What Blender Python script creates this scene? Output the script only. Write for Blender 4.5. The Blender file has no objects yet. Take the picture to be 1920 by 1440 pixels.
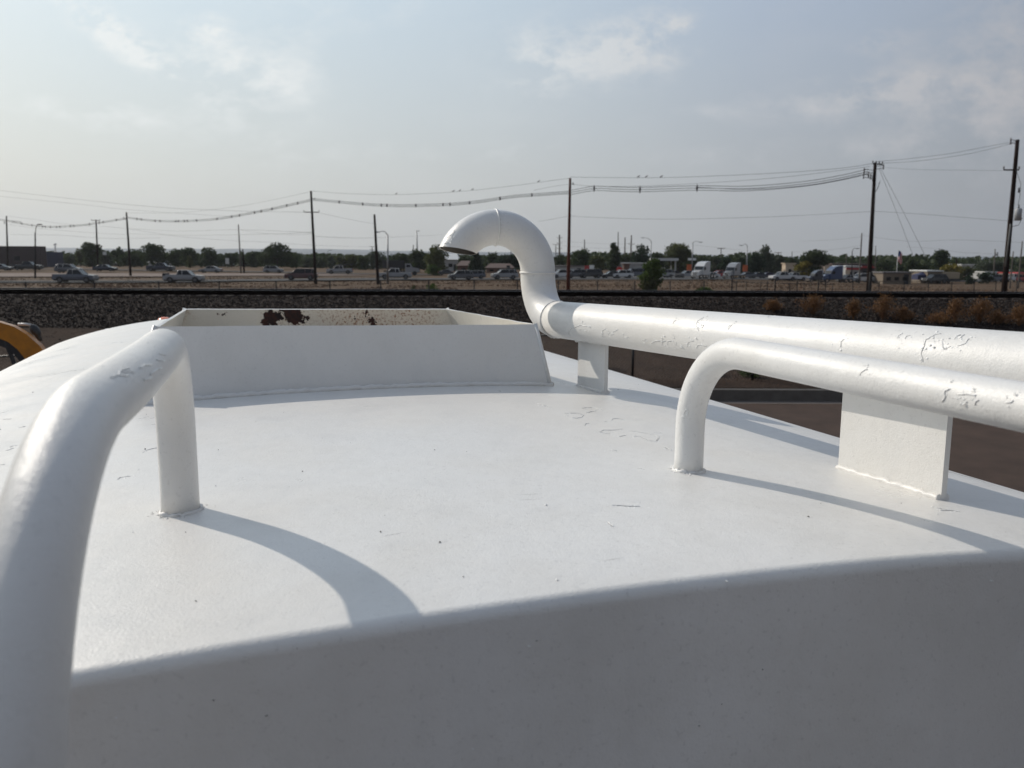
import bpy, bmesh, math, random
from mathutils import Vector, Matrix
from mathutils.bvhtree import BVHTree
from mathutils import noise as mnoise

S = bpy.context.scene
C = S.collection
PI = math.pi

# ------------------------------------------------------------------ camera
FPX, HZ, ROLL, EYE = 1553.0, 486.0, 0.004, 3.3
PIT = math.atan((720 - HZ) / FPX)
CAM = Vector((0, 0, EYE))
Fv = Vector((0, math.cos(PIT), -math.sin(PIT)))
U0 = Vector((0, math.sin(PIT), math.cos(PIT)))
Rv = (Vector((1, 0, 0)) * math.cos(ROLL) + U0 * math.sin(ROLL)).normalized()
Uv = (U0 * math.cos(ROLL) - Vector((1, 0, 0)) * math.sin(ROLL)).normalized()
cd = bpy.data.cameras.new('camera')
cam = bpy.data.objects.new('camera', cd)
C.objects.link(cam)
M = Matrix((Rv, Uv, -Fv)).transposed().to_4x4()
M.translation = CAM
cam.matrix_world = M
cd.sensor_width = 36
cd.lens = 36 * FPX / 1920
cd.clip_start = 0.02
cd.clip_end = 30000
cd.dof.use_dof = True
cd.dof.focus_distance = 1.7
cd.dof.aperture_fstop = 8.5
S.camera = cam

def ray(x, y):
    return Fv + Rv * ((x - 960) / FPX) + Uv * ((720 - y) / FPX)
def at(x, y, Y):
    r = ray(x, y)
    return CAM + r * (Y / r.y)

# ------------------------------------------------------------------ sun, sky, exposure
AZ = 0.32324592
AU = Vector((-math.sin(AZ), math.cos(AZ), 0))      # tank axis, away from the camera
AV = Vector((math.cos(AZ), math.sin(AZ), 0))       # across the tank, to the right
SUNDIR = (AU * 1.25 - AV * 0.9 + Vector((0, 0, 1))).normalized()
sl = bpy.data.lights.new('sun', 'SUN')
sl.energy = 3.1
sl.angle = math.radians(0.6)
sl.color = (1.0, 0.925, 0.82)
so = bpy.data.objects.new('sun', sl)
so.rotation_euler = (-SUNDIR).to_track_quat('-Z', 'Y').to_euler()
so.location = (-20, 15, 30)
C.objects.link(so)

W = bpy.data.worlds.new('World')
S.world = W
W.use_nodes = True
def build_world():
    nt = W.node_tree
    N, L = nt.nodes, nt.links
    N.clear()
    out = N.new('ShaderNodeOutputWorld')
    bg = N.new('ShaderNodeBackground')
    bg.inputs['Strength'].default_value = 0.107
    L.new(bg.outputs[0], out.inputs[0])
    sky = N.new('ShaderNodeTexSky')
    sky.sky_type = 'NISHITA'
    sky.sun_disc = False
    sky.sun_elevation = math.asin(SUNDIR.z)
    sky.sun_rotation = math.atan2(SUNDIR.x, SUNDIR.y)
    sky.dust_density = 4.0
    sky.air_density = 1.4
    tc = N.new('ShaderNodeTexCoord')
    sep = N.new('ShaderNodeSeparateXYZ')
    L.new(tc.outputs['Generated'], sep.inputs[0])
    def m(op, a, b=None, clamp=False):
        n = N.new('ShaderNodeMath'); n.operation = op; n.use_clamp = clamp
        for i, v in enumerate((a, b)):
            if v is None: continue
            if isinstance(v, (int, float)): n.inputs[i].default_value = v
            else: L.new(v, n.inputs[i])
        return n.outputs[0]
    def mix(f, a, b):
        n = N.new('ShaderNodeMix'); n.data_type = 'RGBA'
        for s, v in ((0, f), (6, a), (7, b)):
            if isinstance(v, (int, float)): n.inputs[s].default_value = v
            elif isinstance(v, tuple): n.inputs[s].default_value = v + (1,)
            else: L.new(v, n.inputs[s])
        return n.outputs[2]
    X, Y, Z = sep.outputs
    hl = m('SQRT', m('ADD', m('MULTIPLY', X, X), m('MULTIPLY', Y, Y)))
    sh = Vector((SUNDIR.x, SUNDIR.y)).normalized()
    dot = m('DIVIDE', m('ADD', m('MULTIPLY', X, sh.x), m('MULTIPLY', Y, sh.y)), m('MAXIMUM', hl, 0.001))
    d01 = m('ADD', m('MULTIPLY', dot, 0.5), 0.5)
    def ramp(fac, stops):
        n = N.new('ShaderNodeValToRGB')
        cr = n.color_ramp
        while len(cr.elements) > 1: cr.elements.remove(cr.elements[-1])
        cr.elements[0].position = stops[0][0]; cr.elements[0].color = stops[0][1] + (1,)
        for p, c in stops[1:]:
            e = cr.elements.new(p); e.color = c + (1,)
        L.new(fac, n.inputs[0])
        return n.outputs[0]
    low = ramp(d01, [(0, (.17, .18, .20)), (.535, (.295, .305, .325)), (.67, (.405, .41, .41)), (.79, (.525, .525, .505)), (.88, (.58, .58, .545)), (.96, (.61, .62, .575)), (1, (.66, .66, .61))])
    high = ramp(d01, [(0, (.20, .24, .30)), (.535, (.32, .39, .51)), (.67, (.385, .475, .615)), (.79, (.50, .62, .735)), (.88, (.56, .705, .82)), (.96, (.61, .78, .90)), (1, (.66, .82, .92))])
    el = m('SMOOTH_MIN', m('MULTIPLY', m('MAXIMUM', Z, 0.0), 2.9), 1.0)
    el.node.inputs[2].default_value = 0.15
    grad0 = mix(el, low, high)
    zen = m('MULTIPLY', m('SUBTRACT', Z, .42), 2.2, True)
    grad1 = mix(zen, grad0, (.27, .355, .50))
    back = m('MULTIPLY', m('SUBTRACT', .25, dot), 1.2, True)
    grad = mix(m('MULTIPLY', back, .75), grad1, (.230, .242, .280))
    ten = N.new('ShaderNodeVectorMath'); ten.operation = 'SCALE'; ten.inputs[3].default_value = 10.0
    L.new(grad, ten.inputs[0])
    base = mix(0.15, ten.outputs[0], sky.outputs[0])
    # clouds, laid out by direction
    a = m('DIVIDE', X, m('MAXIMUM', Y, 0.05))
    e = m('DIVIDE', Z, m('MAXIMUM', Y, 0.05))
    cmb = N.new('ShaderNodeCombineXYZ')
    L.new(a, cmb.inputs[0]); L.new(e, cmb.inputs[1])
    def noi(scale, detail, rough, sx=1.0, sy=1.0, off=0.0):
        mp = N.new('ShaderNodeMapping'); mp.inputs['Scale'].default_value = (sx, sy, 1)
        mp.inputs['Location'].default_value = (off, off * .7, off)
        L.new(cmb.outputs[0], mp.inputs[0])
        n = N.new('ShaderNodeTexNoise'); n.inputs['Scale'].default_value = scale
        n.inputs['Detail'].default_value = detail; n.inputs['Roughness'].default_value = rough
        L.new(mp.outputs[0], n.inputs[0])
        return n.outputs[0]
    nf = noi(17, 10, .66, 1, 1.7, 3.1)
    ns = noi(4, 5, .55, 1, 1.6, 7.7)
    nw = noi(9, 7, .6, 1, 2.2, 1.3)
    fwd = m('GREATER_THAN', Y, 0.12)
    total = None
    #        px    py    rx   ry  rot  strength
    blobs = [(200, 50, 80, 22, 34, 1.1), (285, 112, 130, 24, 30, .95), (430, 128, 90, 32, 15, .7), (392, 55, 36, 22, 10, 1.0), (520, 140, 70, 100, 25, .45),
             (1215, 85, 75, 45, -20, 1.0), (1110, 90, 90, 45, -8, .8), (1010, 148, 60, 24, -8, .9), (1270, 50, 22, 12, 0, .7), (990, 85, 60, 40, 0, .5),
             (1650, 78, 42, 18, -5, .7), (1560, 188, 130, 30, -6, .75), (1680, 165, 90, 30, -6, .6), (1320, 208, 50, 10, 0, .35),
             (1880, 120, 120, 190, 15, .55), (1800, 230, 160, 80, -25, .3), (60, 205, 160, 25, 8, .35), (240, 215, 130, 22, 5, .4), (1500, 290, 260, 26, -4, .3), (1000, 270, 90, 14, -10, .3), (700, 290, 300, 30, 0, .22), (750, 20, 130, 40, 0, .25)]
    for i, (px, py, rx, ry, rot, st) in enumerate(blobs):
        d = ray(px, py); ca, ce = d.x / d.y, d.z / d.y
        c_, s_ = math.cos(math.radians(rot)), math.sin(math.radians(-rot))
        dx = m('SUBTRACT', a, ca); dy = m('SUBTRACT', e, ce)
        u = m('MULTIPLY', m('ADD', m('MULTIPLY', dx, c_), m('MULTIPLY', dy, s_)), FPX / rx)
        v = m('MULTIPLY', m('SUBTRACT', m('MULTIPLY', dy, c_), m('MULTIPLY', dx, s_)), FPX / ry)
        r2 = m('ADD', m('MULTIPLY', u, u), m('MULTIPLY', v, v))
        g = m('MULTIPLY', m('EXPONENT', m('MULTIPLY', r2, -.7)), st)
        total = g if total is None else m('ADD', total, g)
    tex = m('ADD', m('MULTIPLY', nf, 1.5), m('MULTIPLY', ns, .7))
    dens = m('MULTIPLY', total, m('MULTIPLY', m('SUBTRACT', tex, .93, True), 3.6, False))
    dens = m('MULTIPLY', m('SUBTRACT', dens, .10), 1.0, True)
    dens = m('MULTIPLY', dens, m('MULTIPLY', fwd, .85), True)
    wisp = m('MULTIPLY', m('MULTIPLY', m('SUBTRACT', nw, .48), 2.6, True), .16)
    dens = m('ADD', dens, wisp, True)
    # cloud light: brighter on the sun's side
    ccol = ramp(d01, [(0, (2.6, 2.6, 2.8)), (.535, (3.9, 3.85, 4.0)), (.67, (5.0, 5.1, 5.3)), (.79, (6.7, 6.9, 7.0)), (.96, (8.2, 8.5, 8.4))])
    # ramps clamp at 1: scale instead
    cc = ramp(d01, [(0, (.26, .26, .28)), (.535, (.44, .435, .45)), (.67, (.55, .56, .58)), (.79, (.70, .73, .74)), (.96, (.86, .89, .88))])
    N.remove(ccol.node)
    c10 = N.new('ShaderNodeVectorMath'); c10.operation = 'SCALE'; c10.inputs[3].default_value = 10.0
    L.new(cc, c10.inputs[0])
    fin = mix(dens, base, c10.outputs[0])
    L.new(fin, bg.inputs[0])
build_world()
S.view_settings.view_transform = 'Standard'
S.view_settings.look = 'None'
S.view_settings.exposure = 0
S.view_settings.gamma = 1

# ------------------------------------------------------------------ materials
def mat(name, col, rough=.6, metal=0., var=None, vscale=3., bump=0., bscale=30., emis=None, spec=.5, bdist=.01, var_detail=4., trans=0, coat=0):
    ma = bpy.data.materials.new(name)
    ma.use_nodes = True
    nt = ma.node_tree; N, L = nt.nodes, nt.links
    b = N['Principled BSDF']
    b.inputs['Base Color'].default_value = tuple(col) + (1,)
    b.inputs['Roughness'].default_value = rough
    b.inputs['Metallic'].default_value = metal
    b.inputs['Specular IOR Level'].default_value = spec
    b.inputs['Coat Weight'].default_value = coat
    b.inputs['Coat Roughness'].default_value = .15
    tc = N.new('ShaderNodeTexCoord')
    if var:
        n = N.new('ShaderNodeTexNoise'); n.inputs['Scale'].default_value = vscale; n.inputs['Detail'].default_value = var_detail
        n.inputs['Roughness'].default_value = .65
        L.new(tc.outputs['Object'], n.inputs[0])
        r = N.new('ShaderNodeMapRange'); r.inputs[1].default_value = .32; r.inputs[2].default_value = .68
        L.new(n.outputs[0], r.inputs[0])
        mx = N.new('ShaderNodeMix'); mx.data_type = 'RGBA'
        mx.inputs[6].default_value = tuple(col) + (1,); mx.inputs[7].default_value = tuple(var) + (1,)
        L.new(r.outputs[0], mx.inputs[0]); L.new(mx.outputs[2], b.inputs['Base Color'])
    if bump:
        n = N.new('ShaderNodeTexNoise'); n.inputs['Scale'].default_value = bscale; n.inputs['Detail'].default_value = 5
        L.new(tc.outputs['Object'], n.inputs[0])
        bp = N.new('ShaderNodeBump'); bp.inputs['Strength'].default_value = bump; bp.inputs['Distance'].default_value = bdist
        L.new(n.outputs[0], bp.inputs['Height']); L.new(bp.outputs[0], b.inputs['Normal'])
    if emis:
        b.inputs['Emission Color'].default_value = tuple(emis[:3]) + (1,); b.inputs['Emission Strength'].default_value = emis[3]
    if trans:
        ad = N.new('ShaderNodeMixShader'); tr = N.new('ShaderNodeBsdfTranslucent')
        tr.inputs[0].default_value = (min(1, col[0] * 1.5), min(1, col[1] * 1.7), col[2], 1)
        ad.inputs[0].default_value = trans
        L.new(b.outputs[0], ad.inputs[1]); L.new(tr.outputs[0], ad.inputs[2]); L.new(ad.outputs[0], N['Material Output'].inputs[0])
    return ma

def paint_mat(name, base=(.775, .766, .742), rust=None, grain=1.0):
    """sprayed white paint over old steel: orange peel, soft dents, dust; optional rust patches [(point, radius, kind)]"""
    ma = bpy.data.materials.new(name); ma.use_nodes = True
    nt = ma.node_tree; N, L = nt.nodes, nt.links
    b = N['Principled BSDF']
    tc = N.new('ShaderNodeTexCoord')
    def noi(sc, det, ro=.6, vec=None):
        n = N.new('ShaderNodeTexNoise'); n.inputs['Scale'].default_value = sc; n.inputs['Detail'].default_value = det; n.inputs['Roughness'].default_value = ro
        L.new(vec if vec else tc.outputs['Object'], n.inputs[0]); return n
    def mr(v, a, c, d=0., e=1.):
        n = N.new('ShaderNodeMapRange')
        for i, x in enumerate((a, c, d, e)): n.inputs[i + 1].default_value = x
        L.new(v, n.inputs[0]); return n.outputs[0]
    def mixc(f, a, c):
        n = N.new('ShaderNodeMix'); n.data_type = 'RGBA'
        for s, v in ((0, f), (6, a), (7, c)):
            if isinstance(v, (int, float)): n.inputs[s].default_value = v
            elif isinstance(v, tuple): n.inputs[s].default_value = v + (1,)
            else: L.new(v, n.inputs[s])
        return n.outputs[2]
    def m(op, a, c=None, clamp=False):
        n = N.new('ShaderNodeMath'); n.operation = op; n.use_clamp = clamp
        for i, v in enumerate((a, c)):
            if v is None: continue
            if isinstance(v, (int, float)): n.inputs[i].default_value = v
            else: L.new(v, n.inputs[i])
        return n.outputs[0]
    n1 = noi(5, 6); n2 = noi(160, 3); n3 = noi(1.7, 3)
    dirty = tuple(c * k for c, k in zip(base, (.87, .86, .84)))
    col = mixc(mr(n1.outputs[0], .45, .72, 0, .75), base, dirty)
    col = mixc(mr(n3.outputs[0], .55, .7, 0, .35), col, tuple(c * k for c, k in zip(base, (.93, .92, .90))))
    col = mixc(mr(n2.outputs[0], .60, .74, 0, .4 * grain), col, (.45, .44, .42))
    n4 = noi(48, 6, .75); col = mixc(mr(n4.outputs[0], .5, .72, 0, .28 * grain), col, dirty)
    n5 = noi(1.1, 4, .6); col = mixc(mr(n5.outputs[0], .44, .64, 0, .5), col, tuple(c * k for c, k in zip(base, (.98, .945, .90))))
    mp = N.new('ShaderNodeMapping'); mp.inputs['Scale'].default_value = (16, 16, 1.6); L.new(tc.outputs['Object'], mp.inputs[0])
    n6 = noi(1, 5, .6, mp.outputs[0]); col = mixc(mr(n6.outputs[0], .52, .72, 0, .22), col, tuple(c * .80 for c in base))
    rgh = mr(n1.outputs[0], .3, .7, .26, .46)
    if rust:
        nd = noi(38, 5, .7)
        sc = N.new('ShaderNodeVectorMath'); sc.operation = 'SCALE'; sc.inputs[3].default_value = .10
        sub = N.new('ShaderNodeVectorMath'); sub.operation = 'SUBTRACT'; sub.inputs[1].default_value = (.5, .5, .5)
        L.new(nd.outputs['Color'], sub.inputs[0]); L.new(sub.outputs[0], sc.inputs[0])
        ad = N.new('ShaderNodeVectorMath'); ad.operation = 'ADD'
        L.new(tc.outputs['Object'], ad.inputs[0]); L.new(sc.outputs[0], ad.inputs[1])
        core = halo = None
        for (p, r, kind) in rust:
            ds = N.new('ShaderNodeVectorMath'); ds.operation = 'DISTANCE'
            ds.inputs[1].default_value = tuple(p)
            L.new(ad.outputs[0], ds.inputs[0])
            if kind == 'core':
                g = mr(ds.outputs['Value'], r * 1.05, r * .95)
                core = g if core is None else m('MAXIMUM', core, g)
                g2 = mr(ds.outputs['Value'], r * 1.5, r * .9, 0, .8)
            else:
                g2 = mr(ds.outputs['Value'], r, r * .3, 0, 1.)
            halo = g2 if halo is None else m('MAXIMUM', halo, g2)
        sp = noi(120, 4, .75)
        spk = m('MULTIPLY', halo, mr(sp.outputs[0], .50, .64), True)
        wash = m('MULTIPLY', halo, .18)
        col = mixc(wash, col, (.50, .30, .15))
        col = mixc(spk, col, (.26, .10, .035))
        cc = mixc(mr(nd.outputs[0], .4, .6), (.016, .010, .011), (.050, .017, .012))
        col = mixc(core, col, cc)
        spots = noi(28, 5, .7)
        col = mixc(mr(spots.outputs[0], .715, .73), col, (.03, .02, .018))
        rgh = m('MAXIMUM', rgh, m('MULTIPLY', core, .85))
    L.new(col, b.inputs['Base Color']); L.new(rgh, b.inputs['Roughness'])
    b.inputs['Specular IOR Level'].default_value = .5
    b1 = N.new('ShaderNodeBump'); b1.inputs['Strength'].default_value = .5 * grain; b1.inputs['Distance'].default_value = .0013
    bn = noi(330, 5, .7); L.new(bn.outputs[0], b1.inputs['Height'])
    b2 = N.new('ShaderNodeBump'); b2.inputs['Strength'].default_value = .5; b2.inputs['Distance'].default_value = .0025
    bn2 = noi(26, 4, .5); L.new(bn2.outputs[0], b2.inputs['Height']); L.new(b1.outputs[0], b2.inputs['Normal'])
    L.new(b2.outputs[0], b.inputs['Normal'])
    return ma

M_ = {}
M_['paint'] = paint_mat('white_paint')
M_['crack'] = mat('crack_gap', (.26, .255, .25), .9)
M_['lip'] = mat('paint_flake', (.82, .82, .80), .5)
M_['grit'] = mat('dark_grit_and_bore', (.13, .12, .11), .9)
M_['orange'] = mat('orange_lens', (.75, .16, .05), .25)
M_['glass'] = mat('dark_glass', (.010, .011, .014), .12, spec=.35)
M_['tyre'] = mat('rubber', (.018, .018, .018), .85)
M_['rim'] = mat('wheel_metal', (.12, .12, .125), .5, .5)
M_['black'] = mat('black_plastic', (.02, .02, .022), .5)
M_['chrome'] = mat('chrome', (.7, .7, .72), .12, 1)
M_['lamp'] = mat('headlamp_lens', (.6, .6, .58), .08, spec=.9)
M_['tail'] = mat('tail_lens', (.35, .02, .02), .2)
M_['wood'] = mat('pole_wood', (.026, .016, .013), .95, var=(.014, .009, .008), vscale=2, spec=.1)
M_['redwood'] = mat('reddish_pole_wood', (.11, .032, .02), .95, var=(.06, .02, .014), vscale=2, spec=.1)
M_['greywood'] = mat('weathered_pole_wood', (.13, .11, .095), .9, var=(.08, .07, .06), vscale=2)
M_['steel'] = mat('galvanised_steel', (.28, .29, .30), .45, .6, var=(.2, .2, .21), vscale=4)
M_['wire'] = mat('wire', (.055, .055, .06), .6)
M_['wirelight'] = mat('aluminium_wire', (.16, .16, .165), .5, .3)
M_['insul'] = mat('insulator', (.10, .09, .09), .4)
M_['xform'] = mat('transformer_grey', (.33, .34, .35), .5)
M_['blackmetal'] = mat('black_coated_metal', (.012, .012, .013), .45)
M_['railsteel'] = mat('rusty_rail', (.010, .007, .006), .95, spec=.05)
M_['railhead'] = mat('polished_railhead', (.16, .15, .145), .3, .9)
M_['tie'] = mat('tie_wood', (.05, .04, .035), .9)

# ------------------------------------------------------------------ mesh helpers
class MB:
    def __init__(s): s.v = []; s.f = []; s.m = []; s.s = []
    def add(s, vs, fs, mi=0, smooth=False):
        o = len(s.v); s.v += [Vector(v) for v in vs]
        for f in fs: s.f.append([i + o for i in f]); s.m.append(mi); s.s.append(smooth)
    def box(s, c, d, rz=0, mi=0, bev=0, taper=(1, 1)):
        c = Vector(c); x, y, z = d[0] / 2, d[1] / 2, d[2] / 2
        vs = []
        for sz in (-1, 1):
            tx, ty = (1, 1) if sz < 0 else taper
            if bev:
                for sx, sy in ((-1, -1), (1, -1), (1, 1), (-1, 1)):
                    pa = (sx * x * tx, sy * (y * ty - bev)); pb = (sx * (x * tx - bev), sy * y * ty)
                    for p in ((pa, pb) if sx * sy < 0 else (pb, pa))[::1]: vs.append((p[0], p[1], sz * z))
            else:
                for sx, sy in ((-1, -1), (1, -1), (1, 1), (-1, 1)): vs.append((sx * x * tx, sy * y * ty, sz * z))
        n = len(vs) // 2
        if bev:
            def ordr(l): return sorted(range(n), key=lambda i: math.atan2(l[i][1], l[i][0]))
            o = ordr(vs[:n]); vs = [vs[i] for i in o] + [vs[n + i] for i in o]
        cr, sr = math.cos(rz), math.sin(rz)
        vs = [c + Vector((a * cr - b * sr, a * sr + b * cr, e)) for a, b, e in vs]
        fs = [[i, (i + 1) % n, n + (i + 1) % n, n + i] for i in range(n)] + [list(range(n))[::-1], list(range(n, 2 * n))]
        s.add(vs, fs, mi)
    def tube(s, pts, r, seg=10, mi=0, caps=True, smooth=True, up=None):
        pts = [Vector(p) for p in pts]
        n = len(pts); rr = r if isinstance(r, (list, tuple)) else [r] * n
        t0 = (pts[1] - pts[0]).normalized()
        a = Vector(up) if up else (Vector((0, 0, 1)) if abs(t0.z) < .9 else Vector((1, 0, 0)))
        nrm = (a - t0 * a.dot(t0)).normalized()
        vs = []
        for i in range(n):
            if i == 0: t = t0
            elif i == n - 1: t = (pts[-1] - pts[-2]).normalized()
            else: t = ((pts[i + 1] - pts[i]).normalized() + (pts[i] - pts[i - 1]).normalized()).normalized()
            nrm = (nrm - t * nrm.dot(t)).normalized(); bi = t.cross(nrm)
            for k in range(seg):
                an = 2 * PI * k / seg
                vs.append(pts[i] + (nrm * math.cos(an) + bi * math.sin(an)) * rr[i])
        fs = []
        for i in range(n - 1):
            for k in range(seg):
                k2 = (k + 1) % seg
                fs.append([i * seg + k, i * seg + k2, (i + 1) * seg + k2, (i + 1) * seg + k])
        s.add(vs, fs, mi, smooth)
        if caps:
            o = len(s.v) - n * seg
            s.f.append([o + k for k in range(seg)][::-1]); s.m.append(mi); s.s.append(False)
            s.f.append([o + (n - 1) * seg + k for k in range(seg)]); s.m.append(mi); s.s.append(False)
    def cyl(s, c, axis, r, h, seg=16, mi=0):
        a = Vector(axis).normalized() * h / 2; c = Vector(c)
        s.tube([c - a, c + a], r, seg, mi)
    def prism(s, prof, y0, y1, mi=0, top_in=None, zr=None):
        """side profile (x,z) extruded in y; verts above zr[0] are pulled in towards the middle by top_in at zr[1]"""
        n = len(prof); vs = []
        for y in (y0, y1):
            for (x, z) in prof:
                yy = y
                if top_in:
                    t = min(1, max(0, (z - zr[0]) / (zr[1] - zr[0]))); yy = y * (1 - top_in * t)
                vs.append((x, yy, z))
        fs = [list(range(n)), list(range(n, 2 * n))[::-1]] + [[i, n + i, n + (i + 1) % n, (i + 1) % n] for i in range(n)]
        s.add(vs, fs, mi)
    def ell(s, c, r, seg=10, rings=6, mi=0, rot=None):
        c = Vector(c); vs = []
        for i in range(rings + 1):
            th = PI * i / rings
            for k in range(seg):
                ph = 2 * PI * k / seg
                p = Vector((r[0] * math.sin(th) * math.cos(ph), r[1] * math.sin(th) * math.sin(ph), r[2] * math.cos(th)))
                if rot: p = rot @ p
                vs.append(c + p)
        fs = [[i * seg + k, (i + 1) * seg + k, (i + 1) * seg + (k + 1) % seg, i * seg + (k + 1) % seg] for i in range(rings) for k in range(seg)]
        s.add(vs, fs, mi, True)
    def build(s, name, mats, parent=None, origin=None, auto=None):
        """verts are in the parent's local space when origin is None, else in world space and shifted by origin"""
        me = bpy.data.meshes.new(name)
        o = Vector(origin) if origin is not None else Vector((0, 0, 0))
        me.from_pydata([v - o for v in s.v], [], s.f)
        if not isinstance(mats, (list, tuple)): mats = [mats]
        for m in mats: me.materials.append(m)
        me.polygons.foreach_set('material_index', s.m)
        me.polygons.foreach_set('use_smooth', s.s)
        me.update()
        ob = bpy.data.objects.new(name, me); C.objects.link(ob)
        if parent is not None: ob.parent = parent
        elif origin is not None: ob.location = o
        return ob

def tag(o, label=None, cat=None, group=None, kind=None):
    if label: o['label'] = label
    if cat: o['category'] = cat
    if group: o['group'] = group
    if kind: o['kind'] = kind
    return o
def thing(name, label, cat, loc, rz=0, group=None):
    o = bpy.data.objects.new(name, None); C.objects.link(o)
    o.location = loc; o.rotation_euler = (0, 0, rz); o.empty_display_size = .2
    return tag(o, label, cat, group)
def weld(ob):
    bm = bmesh.new(); bm.from_mesh(ob.data)
    bmesh.ops.remove_doubles(bm, verts=bm.verts, dist=1e-5)
    bmesh.ops.recalc_face_normals(bm, faces=bm.faces)
    bm.to_mesh(ob.data); bm.free()
    return ob

# ------------------------------------------------------------------ terrain
def sst(a, b, x):
    t = min(1, max(0, (x - a) / (b - a))); return t * t * (3 - 2 * t)
def lerp(a, b, t): return a + (b - a) * t
EMB = [(19.52, .27), (22, .42), (24, .65), (26, 1.0), (28.6, 1.86), (29.4, 1.93), (31.6, 1.93), (32.4, 1.86), (35, .9), (38, .35)]
def track_y(x): return 0.0
def terrain(x, y):
    if y <= 19.5: return 0.0
    if y < 38:
        for (a, za), (b, zb) in zip(EMB[:-1], EMB[1:]):
            if a <= y <= b: return lerp(za, zb, (y - a) / (b - a))
        return .27
    z = lerp(.35, -.45, sst(38, 92, y))
    z += -1.2 * sst(28, 88, x) * sst(60, 150, y)
    z += .85 * sst(145, 185, y) * sst(-15, -110, x)
    return z
def on_ground(px, py, y0=40, y1=900):
    r = ray(px, py); y = y0
    while y < y1:
        p = CAM + r * (y / r.y)
        if p.z <= terrain(p.x, p.y): return Vector((p.x, p.y, terrain(p.x, p.y)))
        y += .25
    return Vector((p.x, p.y, terrain(p.x, p.y)))

def ground_sheet():
    mb = MB()
    def spread(near, far, step, grow):
        out = [0.]; s = step
        while out[-1] < far:
            if out[-1] > near: s *= grow
            out.append(out[-1] + s)
        return out
    xs = spread(60, 12000, 3, 1.35); xs = [-x for x in xs[:0:-1]] + xs
    ys = [-400, -120, -40, -10, 0, 8, 14, 19.5, 19.53] + [a for a, _ in EMB[1:]] + [40 + 3 * i for i in range(60)]
    y = ys[-1]; s = 4
    while y < 16000: s *= 1.3; y += s; ys.append(y)
    vs = [(x, y, terrain(x, y) + (-.02 if y < 40 else 0) + ((mnoise.noise(Vector((x * .05, y * .05, 0))) * .12) if 92 < y < 400 else 0)) for y in ys for x in xs]
    nx = len(xs)
    fs = [[j * nx + i, j * nx + i + 1, (j + 1) * nx + i + 1, (j + 1) * nx + i] for j in range(len(ys) - 1) for i in range(nx - 1)]
    mb.add(vs, fs, 0, True)
    ma = mat('dry_ground', (.108, .070, .045), .97, var=(.076, .052, .035), vscale=.12, bump=.6, bscale=3, bdist=.1, var_detail=9, spec=.08)
    nt = ma.node_tree; N, L = nt.nodes, nt.links
    b = N['Principled BSDF']; src = b.inputs['Base Color'].links[0].from_socket
    tc = N.new('ShaderNodeTexCoord'); n = N.new('ShaderNodeTexNoise'); n.inputs['Scale'].default_value = 2.2; n.inputs['Detail'].default_value = 8
    mp = N.new('ShaderNodeMapping'); mp.inputs['Scale'].default_value = (.35, 1, 1)
    L.new(tc.outputs['Object'], mp.inputs[0]); L.new(mp.outputs[0], n.inputs[0])
    r = N.new('ShaderNodeMapRange'); r.inputs[1].default_value = .45; r.inputs[2].default_value = .68; L.new(n.outputs[0], r.inputs[0])
    mx = N.new('ShaderNodeMix'); mx.data_type = 'RGBA'; mx.inputs[7].default_value = (.14, .098, .062, 1)
    L.new(r.outputs[0], mx.inputs[0]); L.new(src, mx.inputs[6]); L.new(mx.outputs[2], b.inputs['Base Color'])
    g = mb.build('ground', ma); g['kind'] = 'structure'
ground_sheet()

def strip(name, pts, w, dz, ma, kind='structure', wz=None):
    """ribbon laid on the terrain along pts [(x,y)]"""
    mb = MB(); dense = []
    for (a, b) in zip(pts[:-1], pts[1:]):
        n = max(1, int((Vector(b) - Vector(a)).length / 4))
        dense += [Vector(a).lerp(Vector(b), i / n) for i in range(n)]
    dense.append(Vector(pts[-1]))
    vs = []
    for i, p in enumerate(dense):
        t = (dense[min(i + 1, len(dense) - 1)] - dense[max(i - 1, 0)]).normalized(); nn = Vector((-t.y, t.x))
        for k in range(5):
            q = p + nn * w * (k / 4 - .5); vs.append((q.x, q.y, max(terrain(q.x, q.y), terrain(p.x, p.y) if wz else -99) + dz))
    fs = [[i * 5 + k, i * 5 + k + 1, (i + 1) * 5 + k + 1, (i + 1) * 5 + k] for i in range(len(dense) - 1) for k in range(4)]
    mb.add(vs, fs, 0, True)
    o = mb.build(name, ma); o['kind'] = kind
    weld(o)
    return o
asph = mat('asphalt', (.10, .098, .095), .85, var=(.065, .063, .062), vscale=.8, bump=.3, bscale=60)
road_far = mat('worn_asphalt', (.10, .10, .10), 1.0, var=(.075, .075, .075), vscale=.3, spec=.1)
R1 = [on_ground(x, y) for x, y in ((-500, 540), (0, 530.5), (345, 529), (600, 525.5), (780, 524.5), (1000, 524), (1250, 524), (1480, 524.5))]
R1 = [(p.x, p.y) for p in R1]
ext = Vector(R1[-1]) + (Vector(R1[-1]) - Vector(R1[-2])) * 2.0
R1.append(tuple(ext))
strip('road', R1, 11, .16, road_far)
R4 = [on_ground(x, y) for x, y in ((1030, 519.5), (1150, 519.5), (1300, 520), (1480, 521.5), (1620, 524), (1760, 526), (2000, 526))]
strip('side_street', [(p.x, p.y) for p in R4], 30, .12, road_far)
kerb_m = mat('kerb_concrete', (.09, .08, .07), .9)
R2 = [on_ground(x, y) for x, y in ((-500, 505), (0, 505), (300, 508), (513, 511), (640, 513.5), (830, 516))]
R2 = [(p.x, p.y) for p in R2]
strip('far_road', R2, 8, .16, road_far)
R3 = [on_ground(x, y) for x, y in ((-400, 517), (0, 517), (300, 517), (600, 516), (640, 518))]
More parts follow.
